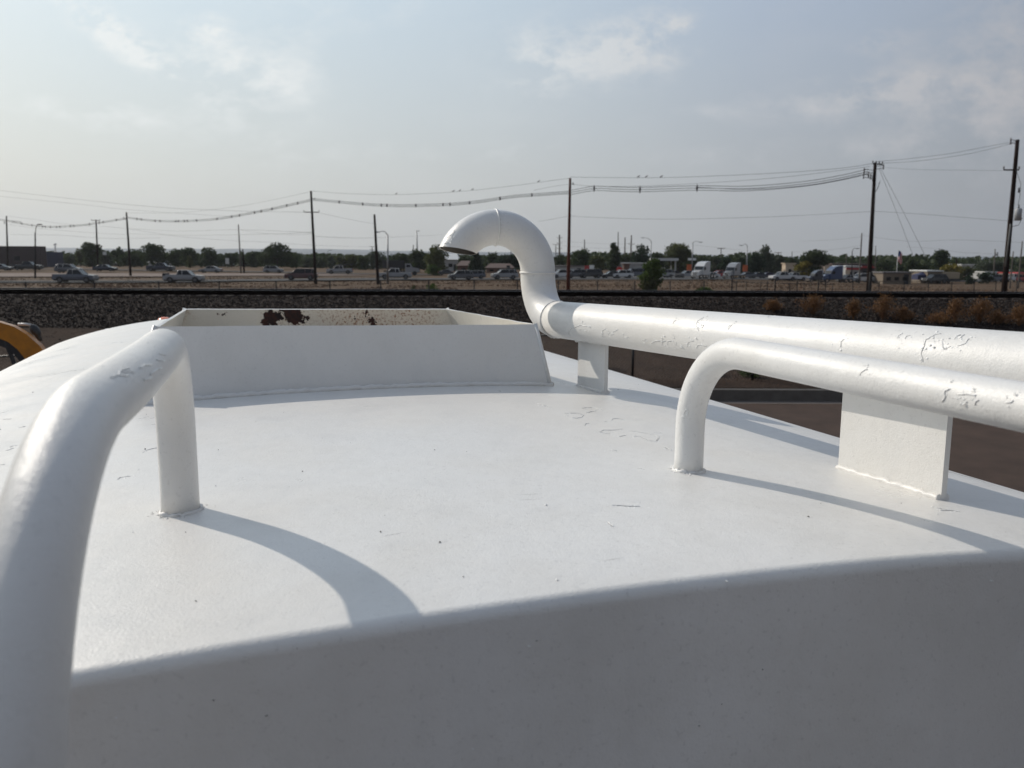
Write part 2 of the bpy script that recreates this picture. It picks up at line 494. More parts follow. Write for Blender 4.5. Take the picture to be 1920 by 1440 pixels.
strip('dirt_shoulder', [(p.x, p.y) for p in R3], 15, .15, mat('pale_dirt', (.165, .115, .09), .95, var=(.12, .085, .068), vscale=.3))
# shadow line of the road shoulder, painted as a dark strip
strip('shoulder_shadow_strip', [(x, y + 8) for x, y in R1[:5]], 2.2, .22, mat('shoulder_shadow_colour', (.035, .033, .028), .95))

# parking lot, gutter and kerb in front of the embankment
mb = MB(); mb.add([(-90, -60, .004), (90, -60, .004), (90, 18.95, .004), (-90, 18.95, .004)], [[0, 1, 2, 3]])
lot = mb.build('parking_lot', mat('brown_asphalt', (.088, .062, .050), .85, var=(.058, .043, .036), vscale=1.3, bump=.5, bscale=45, bdist=.02, var_detail=8, spec=.08)); lot['kind'] = 'structure'
mb = MB(); mb.add([(-90, 18.95, .008), (90, 18.95, .008), (90, 19.3, .008), (-90, 19.3, .008)], [[0, 1, 2, 3]])
g = mb.build('gutter', mat('gutter_concrete', (.15, .125, .11), .9, var=(.11, .095, .085), vscale=2)); g['kind'] = 'structure'
mb = MB(); mb.box((0, 19.41, .13), (180, .22, .29), bev=.02)
k = mb.build('kerb', mat('kerb_grey', (.13, .115, .10), .9, var=(.09, .08, .07), vscale=3)); k['kind'] = 'structure'

mb = MB(); xs = [-90 + 3 * i for i in range(61)]; yy = [19.525, 20.5, 22, 23, 24, 25, 26.2]
mb.add([(x, y, terrain(x, y) + .012 + .03 * mnoise.noise(Vector((x * .7, y * .9, 1)))) for x in xs for y in yy], [[i * 7 + k, (i + 1) * 7 + k, (i + 1) * 7 + k + 1, i * 7 + k + 1] for i in range(60) for k in range(6)], 0, True)
ds = mb.build('dirt_slope', mat('dark_dirt', (.060, .041, .031), .97, var=(.036, .026, .021), vscale=1.2, bump=.7, bscale=9, bdist=.06, spec=.05, var_detail=8)); ds['kind'] = 'structure'
# ballast embankment with loose stones on it
def ballast():
    mb = MB(); xs = [-160 + 4 * i for i in range(81)]
    prof = [(25.9, .96), (27.2, 1.42), (28.6, 1.90), (29.3, 1.96), (31.7, 1.96), (32.5, 1.90), (35.2, .90)]
    n = len(prof)
    mb.add([(x, y, z) for x in xs for y, z in prof], [[i * n + k, (i + 1) * n + k, (i + 1) * n + k + 1, i * n + k + 1] for i in range(80) for k in range(n - 1)])
    ma = bpy.data.materials.new('ballast_gravel'); ma.use_nodes = True
    nt = ma.node_tree; N, L = nt.nodes, nt.links; b = N['Principled BSDF']
    tc = N.new('ShaderNodeTexCoord'); v = N.new('ShaderNodeTexVoronoi'); v.inputs['Scale'].default_value = 19
    L.new(tc.outputs['Object'], v.inputs[0])
    r = N.new('ShaderNodeValToRGB'); r.color_ramp.elements[0].color = (.016, .013, .012, 1); r.color_ramp.elements[1].color = (.065, .052, .045, 1)
    sp = N.new('ShaderNodeSeparateColor'); L.new(v.outputs['Color'], sp.inputs[0]); L.new(sp.outputs[0], r.inputs[0]); L.new(r.outputs[0], b.inputs['Base Color'])
    bp = N.new('ShaderNodeBump'); bp.inputs['Distance'].default_value = .06; bp.invert = True; L.new(v.outputs['Distance'], bp.inputs['Height']); L.new(bp.outputs[0], b.inputs['Normal'])
    b.inputs['Roughness'].default_value = .95; b.inputs['Specular IOR Level'].default_value = .1
    o = mb.build('gravel_embankment', ma); o['kind'] = 'structure'
    # stones
    rnd = random.Random(5); sb = MB()
    ico = [Vector(p).normalized() for p in ((0, 0, 1), (.9, 0, .3), (-.4, .8, .25), (-.5, -.8, .3), (.5, .7, -.5), (.4, -.8, -.5), (-.95, 0, -.3), (0, 0, -1))]
    icf = [(0, 1, 2), (0, 2, 3), (0, 3, 1), (1, 4, 2), (2, 6, 3), (3, 5, 1), (1, 5, 4), (2, 4, 6), (3, 6, 5), (4, 5, 7), (6, 4, 7), (5, 6, 7)]
    for i in range(32000):
        y = rnd.uniform(25.6, 29.5) if i > 1500 else rnd.uniform(24.0, 26.0)
        x = rnd.uniform(-.66, .66) * y
        if i <= 1500 and x > 0: continue
        z = max(terrain(x, y), 0)
        for (a, za), (c, zc) in zip(prof[:-1], prof[1:]):
            if a <= y <= c: z = lerp(za, zc, (y - a) / (c - a))
        s = rnd.uniform(.014, .036); q = Matrix.Rotation(rnd.uniform(0, 6.28), 3, 'Z') @ Matrix.Rotation(rnd.uniform(0, 6.28), 3, 'X')
        sc = Vector((rnd.uniform(.7, 1.3), rnd.uniform(.7, 1.2), rnd.uniform(.5, .9)))
        sb.add([Vector((x, y, z + s * .45)) + (q @ Vector((p.x * sc.x, p.y * sc.y, p.z * sc.z))) * s for p in ico], icf, rnd.choices((0, 1, 2, 3), (5, 4, 2, .6))[0])
    o = sb.build('ballast_stones', [mat('stone_dark', (.020, .016, .015), .95, spec=.1), mat('stone_mid', (.038, .030, .027), .95, spec=.1), mat('stone_brown', (.058, .041, .031), .95, spec=.1), mat('stone_pale', (.13, .115, .10), .95, spec=.1)])
    tag(o, 'loose dark crushed stone covering the slope below the railway track', 'gravel', kind='stuff')
ballast()

# railway track
def track():
    t = thing('railway_track', 'dark steel railway track running along the top of the gravel embankment', 'railway track', (0, 30, 1.96))
    prof = [(-.075, 0), (.075, 0), (.075, .012), (.012, .03), (.012, .135), (.037, .148), (.037, .176), (.03, .182), (-.03, .182), (-.037, .176), (-.037, .148), (-.012, .135), (-.012, .03), (-.075, .012)]
    for yo in (0, 1.435):
        mb = MB(); n = len(prof); xs = (-160, 160)
        mb.add([(x, yo + a, .02 + b) for x in xs for a, b in prof], [list(range(n)), list(range(n, 2 * n))[::-1]])
        for i in range(n): mb.add([(x, yo + prof[j][0], .02 + prof[j][1]) for x, j in ((-160, i), (160, i), (160, (i + 1) % n), (-160, (i + 1) % n))], [[0, 1, 2, 3]], 1 if i in (6, 7, 8) else 0)
        mb.build('rail', [M_['railsteel'], M_['railhead']], t)
    mb = MB(); mb.box((0, 0, 0), (.23, 2.6, .12))
    first = mb.build('tie', M_['tie'], t); first.location = (-21, .72, -.035)
    for i in range(1, 84):
        c = first.copy(); C.objects.link(c); c.parent = t; c.location = (-21 + i * .52, .72, -.035)
track()

# far hills
def hills():
    mb = MB(); xs = [-6000 + 150 * i for i in range(90)]; rows = []
    for j, (yy, k) in enumerate(((4200, 0), (5200, .75), (6000, 1), (7400, 0))):
        for x in xs:
            h = (68 + 22 * mnoise.noise(Vector((x * .0006, j * .3, 0))) + 7 * mnoise.noise(Vector((x * .004, j, 4)))) * (1 - .45 * sst(-1500, 2500, x))
            rows.append((x, yy, -3 + h * k))
    n = len(xs)
    mb.add(rows, [[j * n + i, j * n + i + 1, (j + 1) * n + i + 1, (j + 1) * n + i] for j in range(3) for i in range(n - 1)], 0, True)
    o = mb.build('hills', mat('far_hills', (.08, .10, .12), .95, var=(.06, .08, .10), vscale=.004)); o['kind'] = 'structure'
hills()

# ------------------------------------------------------------------ the tank truck
VC, ZC, K2, K4, UN, UF, UB = 0.29283435, -0.32195039, 0.04658135, 0.03528323, 0.70296278, 5.3, 2.05658617
def zs(v): w = v - VC; return ZC - K2 * w * w - K4 * w ** 4
def uv(u, v, z): return CAM + AU * u + AV * v + Vector((0, 0, z))
TR = thing('tank_truck', 'white painted tank truck seen along its domed top, filling the foreground', 'truck', (CAM + AU * 3 + AV * VC) * 1.0)
TR.location.z = 0
TO = TR.location.copy()

def shell():
    WMAX = 1.24
    prof = []
    n = 90
    for i in range(n + 1):
        w = -WMAX + 2 * WMAX * i / n; prof.append((VC + w, zs(VC + w)))
    def side(sg):
        sl = (2 * K2 * WMAX + 4 * K4 * WMAX ** 3); a0 = math.atan(sl); r = .16
        c = (VC + sg * (WMAX - r * math.sin(a0)), zs(VC + WMAX) - r * math.cos(a0)); out = []
        for i in range(1, 11):
            a = a0 + (PI / 2 - a0) * i / 10; out.append((c[0] + sg * r * math.sin(a), c[1] + r * math.cos(a)))
        x, z = out[-1]
        out += [(x + sg * .02, z - .4), (x, z - .9)]
        for i in range(1, 9):
            a = PI / 2 * i / 8; out.append((x - sg * .5 * (1 - math.cos(a)), z - .9 - .4 * math.sin(a)))
        return out
    loop = prof + side(1) + side(-1)[::-1]
    nl = len(loop)
    def normals(lp):
        out = []
        for i in range(len(lp)):
            a = lp[i - 1]; b = lp[(i + 1) % len(lp)]; t = Vector((b[0] - a[0], b[1] - a[1])).normalized(); out.append(Vector((-t.y, t.x)))
        return out
    nm = normals(loop)
    rows = []
    def row(u, inset, sc=0.0):
        cx, cz = VC, ZC - .75
        r = []
        for (v, z), q in zip(loop, nm):
            vv, zz = v - q.x * inset, z - q.y * inset
            r.append(uv(u, lerp(vv, cx, sc), lerp(zz, cz, sc)))
        rows.append(r)
    RK = .015
    for sc, du in ((.97, -.034), (.7, -.030), (.45, -.020), (.22, -.010), (.08, -.003)): row(UN + du, RK, sc)
    for i in range(0, 9):
        a = PI / 2 * i / 8; row(UN + RK - RK * math.cos(a), RK * (1 - math.sin(a)))
    u = UN + RK
    while u < UF - .25: u += .12; row(u, 0)
    for i in range(0, 7):
        a = PI / 2 * i / 6; row(UF - .12 + .12 * math.sin(a), .12 * (1 - math.cos(a)))
    row(UF + .05, .12, .5); row(UF + .06, .12, .97)
    mb = MB(); vs = [p for r in rows for p in r]; fs = []
    for j in range(len(rows) - 1):
        for i in range(nl):
            i2 = (i + 1) % nl; fs.append([j * nl + i, (j + 1) * nl + i, (j + 1) * nl + i2, j * nl + i2])
    mb.add(vs, fs, 0, True)
    mb.f.append([i for i in range(nl)]); mb.m.append(0); mb.s.append(True)
    return mb
def jitter_line(pts, step, amp, rnd):
    out = []
    for (a, b) in zip(pts[:-1], pts[1:]):
        a = Vector(a); b = Vector(b); n = max(1, int((b - a).length / step))
        out += [a.lerp(b, i / n) for i in range(n)]
    out.append(Vector(pts[-1]))
    return [p + Vector((rnd.uniform(-amp, amp), rnd.uniform(-amp, amp))) for p in out]
RC = random.Random(3)
def cracks(mb, lines, zoom=1.0, w=.0011, lip=True):
    """open paint cracks: a thin dark gap and a curled white lip, laid on the surface they run over"""
    bvh = BVHTree.FromPolygons(mb.v, mb.f)
    for pts in lines:
        hits = []
        for p in jitter_line(pts, 4, .7, RC):
            h = bvh.ray_cast(CAM, ray(p.x, p.y).normalized())
            if h[0] is not None: hits.append((h[0], h[1] if h[1].dot(CAM - h[0]) > 0 else -h[1]))
        if len(hits) < 2: continue
        vs = []; lp = []
        for i, (p, n) in enumerate(hits):
            q = hits[min(i + 1, len(hits) - 1)][0] - hits[max(i - 1, 0)][0]
            s = n.cross(q).normalized(); k = math.sin(PI * (i + .35) / len(hits)) * RC.uniform(.6, 1.3)
            k *= .5; vs += [p + n * .0004 + s * w * k, p + n * .0004 - s * w * k]
            lp.append(p + n * .0001 + s * w * 1.1)
        mb.add(vs, [[2 * i, 2 * i + 1, 2 * i + 3, 2 * i + 2] for i in range(len(hits) - 1)], 1)
        if lip:
            mb.tube(lp, [.0008 * RC.uniform(.3, 1.3) for _ in lp], 5, 2)
            # blistered paint beside the crack
            for q, (p, n) in zip(lp, hits):
                for _ in range(2):
                    k = RC.uniform(.0007, .0022) * min(1, max(.3, ((p - CAM).length / 1.5) ** 1.4)); t = Vector([RC.gauss(0, .0055) for _ in range(3)]); t -= n * t.dot(n)
                    rot = n.to_track_quat('Z', 'Y').to_matrix(); mb.ell(p + t - n * k * .12, (k * 1.5, k, k * .32), 6, 4, 2, rot)
def px(l, k, ox, oy): return [[(x / k + ox, y / k + oy) for x, y in p] for p in l]
CR_TOP = px([[(545, 155), (620, 148), (660, 150)], [(700, 155), (740, 158), (785, 175)], [(600, 208), (650, 195), (720, 180)], [(355, 215), (400, 210)], [(415, 208), (500, 212), (540, 225)], [(350, 236), (395, 242)],
             [(435, 262), (490, 267), (545, 255), (565, 232)], [(885, 290), (890, 275), (960, 270), (1030, 288)], [(745, 420), (790, 402), (880, 398), (1000, 392)], [(1065, 405), (1180, 422), (1280, 436), (1350, 455), (1410, 480)],
             [(1410, 485), (1385, 520), (1345, 522)], [(785, 298), (815, 300)], [(50, 98), (120, 125), (200, 150)], [(100, 125), (150, 125)], [(580, 350), (600, 325), (620, 322)], [(745, 425), (800, 435), (860, 445)], [(970, 470), (1040, 462)], [(1130, 468), (1200, 470), (1290, 515), (1340, 525)], [(1440, 580), (1550, 625)], [(870, 628), (940, 635)]], 6, 1000, 740)
CR_TOP += px([[(880, 945), (900, 930), (975, 915)], [(725, 1110), (740, 1098), (795, 1092)], [(60, 915), (75, 905), (105, 900)], [(30, 935), (90, 918)], [(0, 1022), (25, 1020)], [(110, 790), (150, 785)], [(10, 742), (70, 738)]], 3.272, 0, 560)
CR_TOP += [[(1145, 948), (1200, 950)], [(1748, 950), (1775, 956), (1800, 960)], [(1760, 957), (1790, 958)], [(1140, 980), (1149, 988)]]
SCR = [[(49, 711), (131, 696), (222, 685)], [(967, 929), (1016, 926)], [(970, 938), (1016, 936)], [(1128, 1052), (1170, 1046)], [(716, 1006), (760, 998)]]
def make_shell():
    mb = shell()
    cracks(mb, CR_TOP)
    cracks(mb, SCR[:1], w=.0022, lip=False)
    cracks(mb, SCR[1:], w=.0006, lip=False)
    bvh = BVHTree.FromPolygons(mb.v, mb.f)
    rnd = random.Random(11)
    # grit and paint chips lying on the top
    for i in range(230):
        x, y = rnd.uniform(0, 1920), rnd.uniform(640, 1430) if i < 190 else rnd.uniform(700, 900)
        h = bvh.ray_cast(CAM, ray(x, y).normalized())
        if h[0] is None: continue
        p = h[0]; n = h[1] if h[1].z > 0 else -h[1]
        if h[1].z < .3 and i % 2: continue
        s = (.00025 + .0008 * rnd.random() ** 2.2) * (1 + (p - CAM).length * .5); e = rnd.random() < .55
        a, b = AU * rnd.uniform(.5, 1.6) + AV * rnd.uniform(-1, 1), AV * rnd.uniform(.4, 1.4) + AU * rnd.uniform(-.5, .5)
        c = p + n * s * .5
        mb.add([c + a * s, c + b * s, c - a * s, c - b * s, c + n * s * .8, c - n * s * .6], [(0, 1, 4), (1, 2, 4), (2, 3, 4), (3, 0, 4), (1, 0, 5), (2, 1, 5), (3, 2, 5), (0, 3, 5)], 3 if e else 2)
    sh = mb.build('tank_shell', [M_['paint'], M_['crack'], M_['lip'], M_['grit']], TR, TO)
make_shell()

def bead(pts, r, name, parent, jit=.25):
    """lumpy weld seam"""
    rnd = random.Random(len(pts)); mb = MB(); P = []
    for a, b in zip(pts[:-1], pts[1:]):
        n = max(1, int((b - a).length / (r * 1.1))); P += [a.lerp(b, i / n) for i in range(n)]
    P.append(pts[-1])
    P = [p + Vector([rnd.uniform(-1, 1) * r * jit for _ in range(3)]) for p in P]
    mb.tube(P, [r * rnd.uniform(.75, 1.2) for _ in P], 8)
    return mb.build(name, M_['paint'], parent, TO)

# hatch box: four leaning steel plates
def hatch():
    def on_u(x, y, u):
        r = ray(x, y); p = r * (u / r.dot(AU)); return p.dot(AV), p.z
    UT = UB + .06
    fl = on_u(291, 612, UT); fr = on_u(1004, 608, UT)
    bl = on_u(346, 579, 2.80); br = on_u(839, 579, 2.76)
    FLt, FRt, BLt, BRt = uv(UT, *fl), uv(UT, *fr), uv(2.80, *bl), uv(2.76, *br)
    vbl, vbr = -.245, .803
    FLb, FRb = uv(UB, vbl, zs(vbl) - .02), uv(UB, vbr, zs(vbr) - .02)
    BLb, BRb = uv(2.86, vbl + .03, zs(vbl) - .02), uv(2.82, vbr - .03, zs(vbr) - .02)
    rc = lambda x, y: (lambda r: (r * ((uv(2.785, 0, 0) - CAM).dot(AU) / r.dot(AU))) + CAM - TO)(ray(x, y))
    rust = [(rc(508, 600), .030, 'core'), (rc(528, 582), .013, 'core'), (rc(549, 592), .034, 'core'), (rc(690, 592), .017, 'core'), (rc(700, 604), .015, 'core'), (rc(662, 596), .009, 'core'), (rc(716, 590), .008, 'core'), (rc(352, 590), .03, 'halo'), (rc(680, 600), .21, 'halo'), (rc(760, 604), .16, 'halo'), (rc(576, 594), .013, 'core'), (rc(414, 589), .011, 'core'), (rc(660, 592), .010, 'core')]
    pr = paint_mat('rusty_white_paint', (.74, .71, .64), rust)
    hb = thing('', '', '', (0, 0, 0)); C.objects.unlink(hb); bpy.data.objects.remove(hb)
    th = .007
    mb = MB()
    def plate(A, B, Bb, Ab, outward, nseg=24):
        n = (B - A).cross(Ab - A).normalized()
        if n.dot(outward) < 0: n = -n
        def grid(off, mi, top=False):
            vs = []
            for i in range(nseg + 1):
                t = i / nseg; wob = Vector((0, 0, .0012 * mnoise.noise(Vector((t * 9, off * 50, A.x * 3)))))
                for k in range(5):
                    s = k / 4
                    vs.append(A.lerp(B, t).lerp(Ab.lerp(Bb, t), s) - n * off + wob * (1 - s))
            return vs
        g0, g1 = grid(0, 0), grid(th, 1)
        idx = [[i * 5 + k, (i + 1) * 5 + k, (i + 1) * 5 + k + 1, i * 5 + k + 1] for i in range(nseg) for k in range(4)]
        mb.add(g0, idx, 0); mb.add(g1, [f[::-1] for f in idx], 1)
        mb.add([g0[i * 5] for i in range(nseg + 1)] + [g1[i * 5] for i in range(nseg + 1)], [[i, i + 1, nseg + 2 + i, nseg + 1 + i] for i in range(nseg)], 0)
        for i in (0, nseg): mb.add([g0[i * 5], g0[i * 5 + 4], g1[i * 5 + 4], g1[i * 5]], [[0, 1, 2, 3]], 0)
    plate(FLt, FRt, FRb, FLb, -AU); plate(BLt, BRt, BRb, BLb, AU)
    e = AU * .0035
    plate(FLt + e, BLt - e, BLb - e, FLb + e, -AV); plate(FRt + e, BRt - e, BRb - e, FRb + e, AV)
    h = mb.build('hatch_box', [M_['paint'], pr], TR, TO)
    # lid inside the box
    lm = MB(); c = uv(2.42, .30, zs(.30))
    lm.tube([c + Vector((0, 0, -.01)), c + Vector((0, 0, .045))], .24, 40); lm.tube([c + Vector((0, 0, .045)), c + Vector((0, 0, .06))], [.255, .24], 40)
    lm.build('manhole_lid', pr, TR, TO)
    # corner rods and welded foot
    for A, B in ((FLb, FLt), (FRb, FRt), (BLb, BLt), (BRb, BRt)):
        m2 = MB(); m2.tube([A, B + Vector((0, 0, .001))], .0055, 8); m2.build('corner_weld', M_['paint'], h, TO)
    f1 = [uv(UB - .004, lerp(vbl, vbr, i / 30), zs(lerp(vbl, vbr, i / 30)) + .003) for i in range(31)]
    bead(f1, .007, 'foot_weld', h)
    f2 = [uv(lerp(UB, 2.84, i / 20), vbr + .002, zs(vbr) + .003) for i in range(21)]
    bead(f2, .007, 'foot_weld', h)
    f3 = [uv(lerp(UB, 2.84, i / 20), vbl - .002, zs(vbl) + .003) for i in range(21)]
    bead(f3, .007, 'foot_weld', h)
hatch()

# hand rails: pipe hoops running along the tank
def handrail(v, u1, ztop, R, r, crk=(), UL=.30, RB=.13, vs=0.0):
    z0 = zs(v); vf = lambda u: v - (u1 - u) ** 2 * vs
    P = [uv(u1, v, z0 - .01)]
    for i in range(1, 4): P.append(uv(u1, v, lerp(z0, ztop - R, i / 3)))
    for i in range(1, 15):
        a = PI / 2 * i / 14; u = u1 - R + R * math.cos(a); P.append(uv(u, vf(u), ztop - R + R * math.sin(a)))
    for i in range(1, 9): u = lerp(u1 - R, UL + RB, i / 8); P.append(uv(u, vf(u), ztop))
    for i in range(1, 17):
        a = PI / 2 * i / 16; u = UL + RB - RB * math.sin(a); P.append(uv(u, vf(u), ztop - RB + RB * math.cos(a)))
    P.append(uv(UL, vf(UL), ztop - .6)); P.append(uv(UL, vf(UL), ztop - 2.45))
    mb = MB(); mb.tube(P, r, 40)
    cracks(mb, crk, w=.0005)
    o = mb.build('handrail', [M_['paint'], M_['crack'], M_['lip']], TR, TO)
    ring = [uv(u1, v, 0) + (AU * math.cos(2 * PI * i / 40) + AV * math.sin(2 * PI * i / 40)) * (r + .0008) for i in range(41)]
    for p in ring: p.z = CAM.z + zs((p - CAM).dot(AV)) + .0005
    bead(ring, .0034, 'post_weld', o, .5)
    rs = random.Random(int(v * 100) + 7); sp = MB()
    for i in range(46):
        a = rs.uniform(0, 6.28); q = r + abs(rs.gauss(0, .010)) + .001; p = uv(u1, v, 0) + (AU * math.cos(a) + AV * math.sin(a)) * q; p.z = CAM.z + zs((p - CAM).dot(AV))
        k = rs.uniform(.0006, .0019) * (1.2 - min(1, (q - r) / .03)); sp.ell(p, (k * 1.3, k * 1.1, k * .8), 7, 4)
    sp.build('weld_spatter', M_['paint'], o, TO)
    return o
CR_RAIL = px([[(655, 392), (665, 375), (690, 355), (705, 356)], [(1235, 582), (1255, 565), (1265, 545), (1256, 520), (1262, 503), (1292, 495)], [(1370, 600), (1385, 590)], [(1475, 605), (1480, 580), (1500, 572)], [(1690, 590), (1730, 590), (1745, 575)], [(1350, 535), (1410, 530), (1480, 540)]], 3.79, 1440, 600) + px([[(1210, 865), (1215, 845), (1225, 840)]], 4, 980, 560)
CR_LEFT = px([[(735, 475), (745, 440), (800, 432)], [(685, 490), (720, 470), (790, 480)], [(860, 430), (890, 410), (935, 412)], [(975, 340), (1020, 350)], [(920, 470), (960, 440), (990, 430)], [(730, 450), (790, 452), (830, 462)], [(960, 380), (1010, 385)], [(880, 505), (930, 490)]], 3.272, 0, 560)
handrail(-.0783, 1.1364, -.103, .13, .0240, CR_LEFT, UL=.42, RB=.215, vs=.07)
handrail(.6713, 1.1220, -.130, .13, .0226, CR_RAIL)
# ladder the rails belong to
LL, LR = (.42, -.1142), (.30, .6713)
for i, z in enumerate((1.9, 1.55, 1.2, .85)):
    mb = MB(); mb.tube([uv(LL[0], LL[1], z - EYE), uv(.45, LR[1], z - EYE)], .017, 14); mb.build('ladder_rung', M_['paint'], TR, TO)
mb = MB(); mb.tube([uv(.45, LR[1], -1.2), uv(.45, LR[1], -2.55)], .022, 20); mb.build('ladder_rail', M_['paint'], TR, TO)
mb = MB(); mb.tube([uv(.30, LR[1], -1.25), uv(.45, LR[1], -1.25)], .022, 14); mb.build('ladder_strut', M_['paint'], TR, TO)
for v in (LL[1], LR[1]):
    mb = MB(); mb.tube([uv(.45, v, -1.1), uv(UN + .03, v, -1.1)], .02, 14); mb.build('ladder_strut', M_['paint'], TR, TO)

# vent pipe with gooseneck, carried by two welded plates
def vpipe(u): return .965 - .0885 * (u - 1.0)
def zpipe(u): return lerp(-.146, -.167, (u - 1.0) / 1.15)
UE = 2.175; RP = .0508
def vent():
    d = (uv(UE, vpipe(UE), zpipe(UE)) - uv(.2, vpipe(.2), zpipe(.2))).normalized()
    P = [uv(u, vpipe(u), zpipe(u)) for u in (-.6, -.2, .2, .6, 1.0, 1.4, 1.8, 2.0, UE)]
    mb = MB(); mb.tube(P, RP, 56, caps=True)
    cl = px([[(520, 190), (520, 155), (545, 140)], [(1105, 292), (1090, 235), (1115, 180), (1125, 140), (1190, 105), (1230, 98)], [(1235, 155), (1240, 190), (1262, 210), (1300, 188)], [(1325, 138), (1345, 118), (1372, 108)], [(1368, 135), (1380, 115), (1398, 105)], [(925, 132), (930, 110), (955, 98)], [(1345, 185), (1400, 170), (1430, 135)], [(975, 135), (985, 115), (1010, 112)], [(1280, 135), (1295, 130)]], 3.79, 1440, 600)
    cl += px([[(1130, 190), (1135, 172), (1152, 165)], [(1322, 240), (1300, 205), (1305, 180), (1330, 155), (1362, 140)], [(602, 290), (600, 240), (622, 228)], [(640, 275), (655, 250)], [(670, 280), (680, 250), (720, 232)], [(770, 292), (795, 290)], [(1045, 350), (1045, 325), (1072, 320)], [(1085, 348), (1090, 322), (1120, 318)], [(1150, 352), (1150, 325)], [(1188, 375), (1195, 352), (1212, 382)],
              [(1235, 362), (1245, 325), (1285, 320)], [(1305, 372), (1320, 345), (1385, 357)], [(1440, 425), (1428, 385), (1440, 365), (1550, 380)], [(1545, 230), (1575, 195)], [(340, 265), (365, 225), (440, 200), (510, 215)], [(900, 310), (925, 308)], [(960, 335), (1000, 318), (1030, 320)], [(1795, 135), (1830, 125)], [(1830, 140), (1865, 128)], [(1220, 425), (1235, 430)], [(1300, 430), (1350, 428)]], 4, 980, 560)
    cracks(mb, cl, w=.0007)
    o = mb.build('vent_pipe', [M_['paint'], M_['crack'], M_['lip']], TR, TO)
    # gooseneck
    R1b = .128; R2 = .128
    E0 = P[-1]
    G = []
    for i in range(0, 13):
        a = PI / 2 * i / 12; G.append(E0 + d * R1b * math.sin(a) + Vector((0, 0, R1b * (1 - math.cos(a)))))
    top = G[-1]
    side = Vector((-math.cos(math.radians(15)), -math.sin(math.radians(15)), 0))
    G2 = []
    for i in range(0, 33):
        a = PI * .62 * i / 32 * 1.45
        if a > PI * .9: break
        G2.append(top + Vector((0, 0, .004 + R2 * math.sin(a))) + side * R2 * (1 - math.cos(a)))
    mb = MB(); mb.tube(G[:-1] + G2, RP, 48, caps=False)
    cracks(mb, [[(826, 456), (836, 457), (848, 455)], [(836, 448), (842, 442), (850, 438), (846, 447)], [(833, 440), (838, 433)], [(935, 388), (937, 410), (942, 430)]], w=.0004)
    mb.tube(G2, RP - .005, 48, 3, caps=False)  # inner bore coloured dark so the outlet opening reads black
    g = mb.build('gooseneck', [M_['paint'], M_['crack'], M_['lip'], M_['grit']], TR, TO)
    # cut the outlet nearly level
    bm = bmesh.new(); bm.from_mesh(g.data)
    cutz = CAM.z - TO.z + .026
    pc = (top + side * R2 * 2); 
    co = Vector((pc.x - TO.x, pc.y - TO.y, cutz)); no = Vector((-side.x * .16, -side.y * .16 + .12, 1)).normalized()
    geom = [f for f in bm.faces if (f.calc_center_median() - Vector((top.x - TO.x, top.y - TO.y, 0))).dot(side) > R2 * .95]
    vs = {v for f in geom for v in f.verts}; es = {e for f in geom for e in f.edges}
    bmesh.ops.bisect_plane(bm, geom=list(geom) + list(vs) + list(es), plane_co=co, plane_no=no, clear_inner=True, dist=1e-5)
    bm.to_mesh(g.data); bm.free()
    # weld seams
    def ringat(c, t, r, n=36):
        a = Vector((0, 0, 1)) if abs(t.z) < .8 else Vector((1, 0, 0)); x = (a - t * a.dot(t)).normalized(); y = t.cross(x)
        return [c + (x * math.cos(2 * PI * i / n) + y * math.sin(2 * PI * i / n)) * r for i in range(n + 1)]
    bead(ringat(E0, d, RP + .0002), .0029, 'weld_ring', g)
    bead(ringat(top + Vector((0, 0, .003)), Vector((0, 0, 1)), RP + .0002), .0029, 'weld_ring', g)
    a = PI / 2
    bead(ringat(top + Vector((0, 0, .004 + R2)) + side * R2, side, RP + .0002), .0029, 'weld_ring', g)
    # spatter and sags of old paint at the lip
    # brackets
    for (ua, ub_) in ((.93, 1.132), (1.93, 2.075)):
        mb = MB(); va, vb = vpipe(ua) + .020, vpipe(ub_) + .020
        pr = [(ua, va), (ub_, vb)]; t = .005; n = 14
        for k in (0,):
            vs = []
            for i in range(n + 1):
                u = lerp(ua, ub_, i / n); v = lerp(va, vb, i / n)
                for dv in (-t, t):
                    vs += [uv(u, v + dv, zs(v) - .01), uv(u, v + dv, zpipe(u) - .035)]
            fs = []
            for i in range(n):
                b = i * 4
                fs += [[b, b + 4, b + 5, b + 1], [b + 3, b + 7, b + 6, b + 2], [b + 1, b + 5, b + 7, b + 3], [b + 2, b + 6, b + 4, b]]
            fs += [[0, 1, 3, 2], [n * 4 + 2, n * 4 + 3, n * 4 + 1, n * 4]]
            mb.add(vs, fs)
        br = mb.build('vent_bracket', M_['paint'], TR, TO)
        L1 = [uv(lerp(ua, ub_, i / 12), lerp(va, vb, i / 12) - t - .001, zs(va) + .003) for i in range(13)]
        bead(L1, .0055, 'bracket_weld', br)
        L3 = [uv(lerp(ua, ub_, i / 12), lerp(va, vb, i / 12) + t + .001, zs(va) + .003) for i in range(13)]
        bead(L3, .0055, 'bracket_weld', br)
        L2 = [uv(u, v - t - .010, zpipe(u) - .0475) for u, v in ((lerp(ua, ub_, i / 12), lerp(va, vb, i / 12)) for i in range(13))]
        bead(L2, .0065, 'bracket_weld', br, .5)
vent()

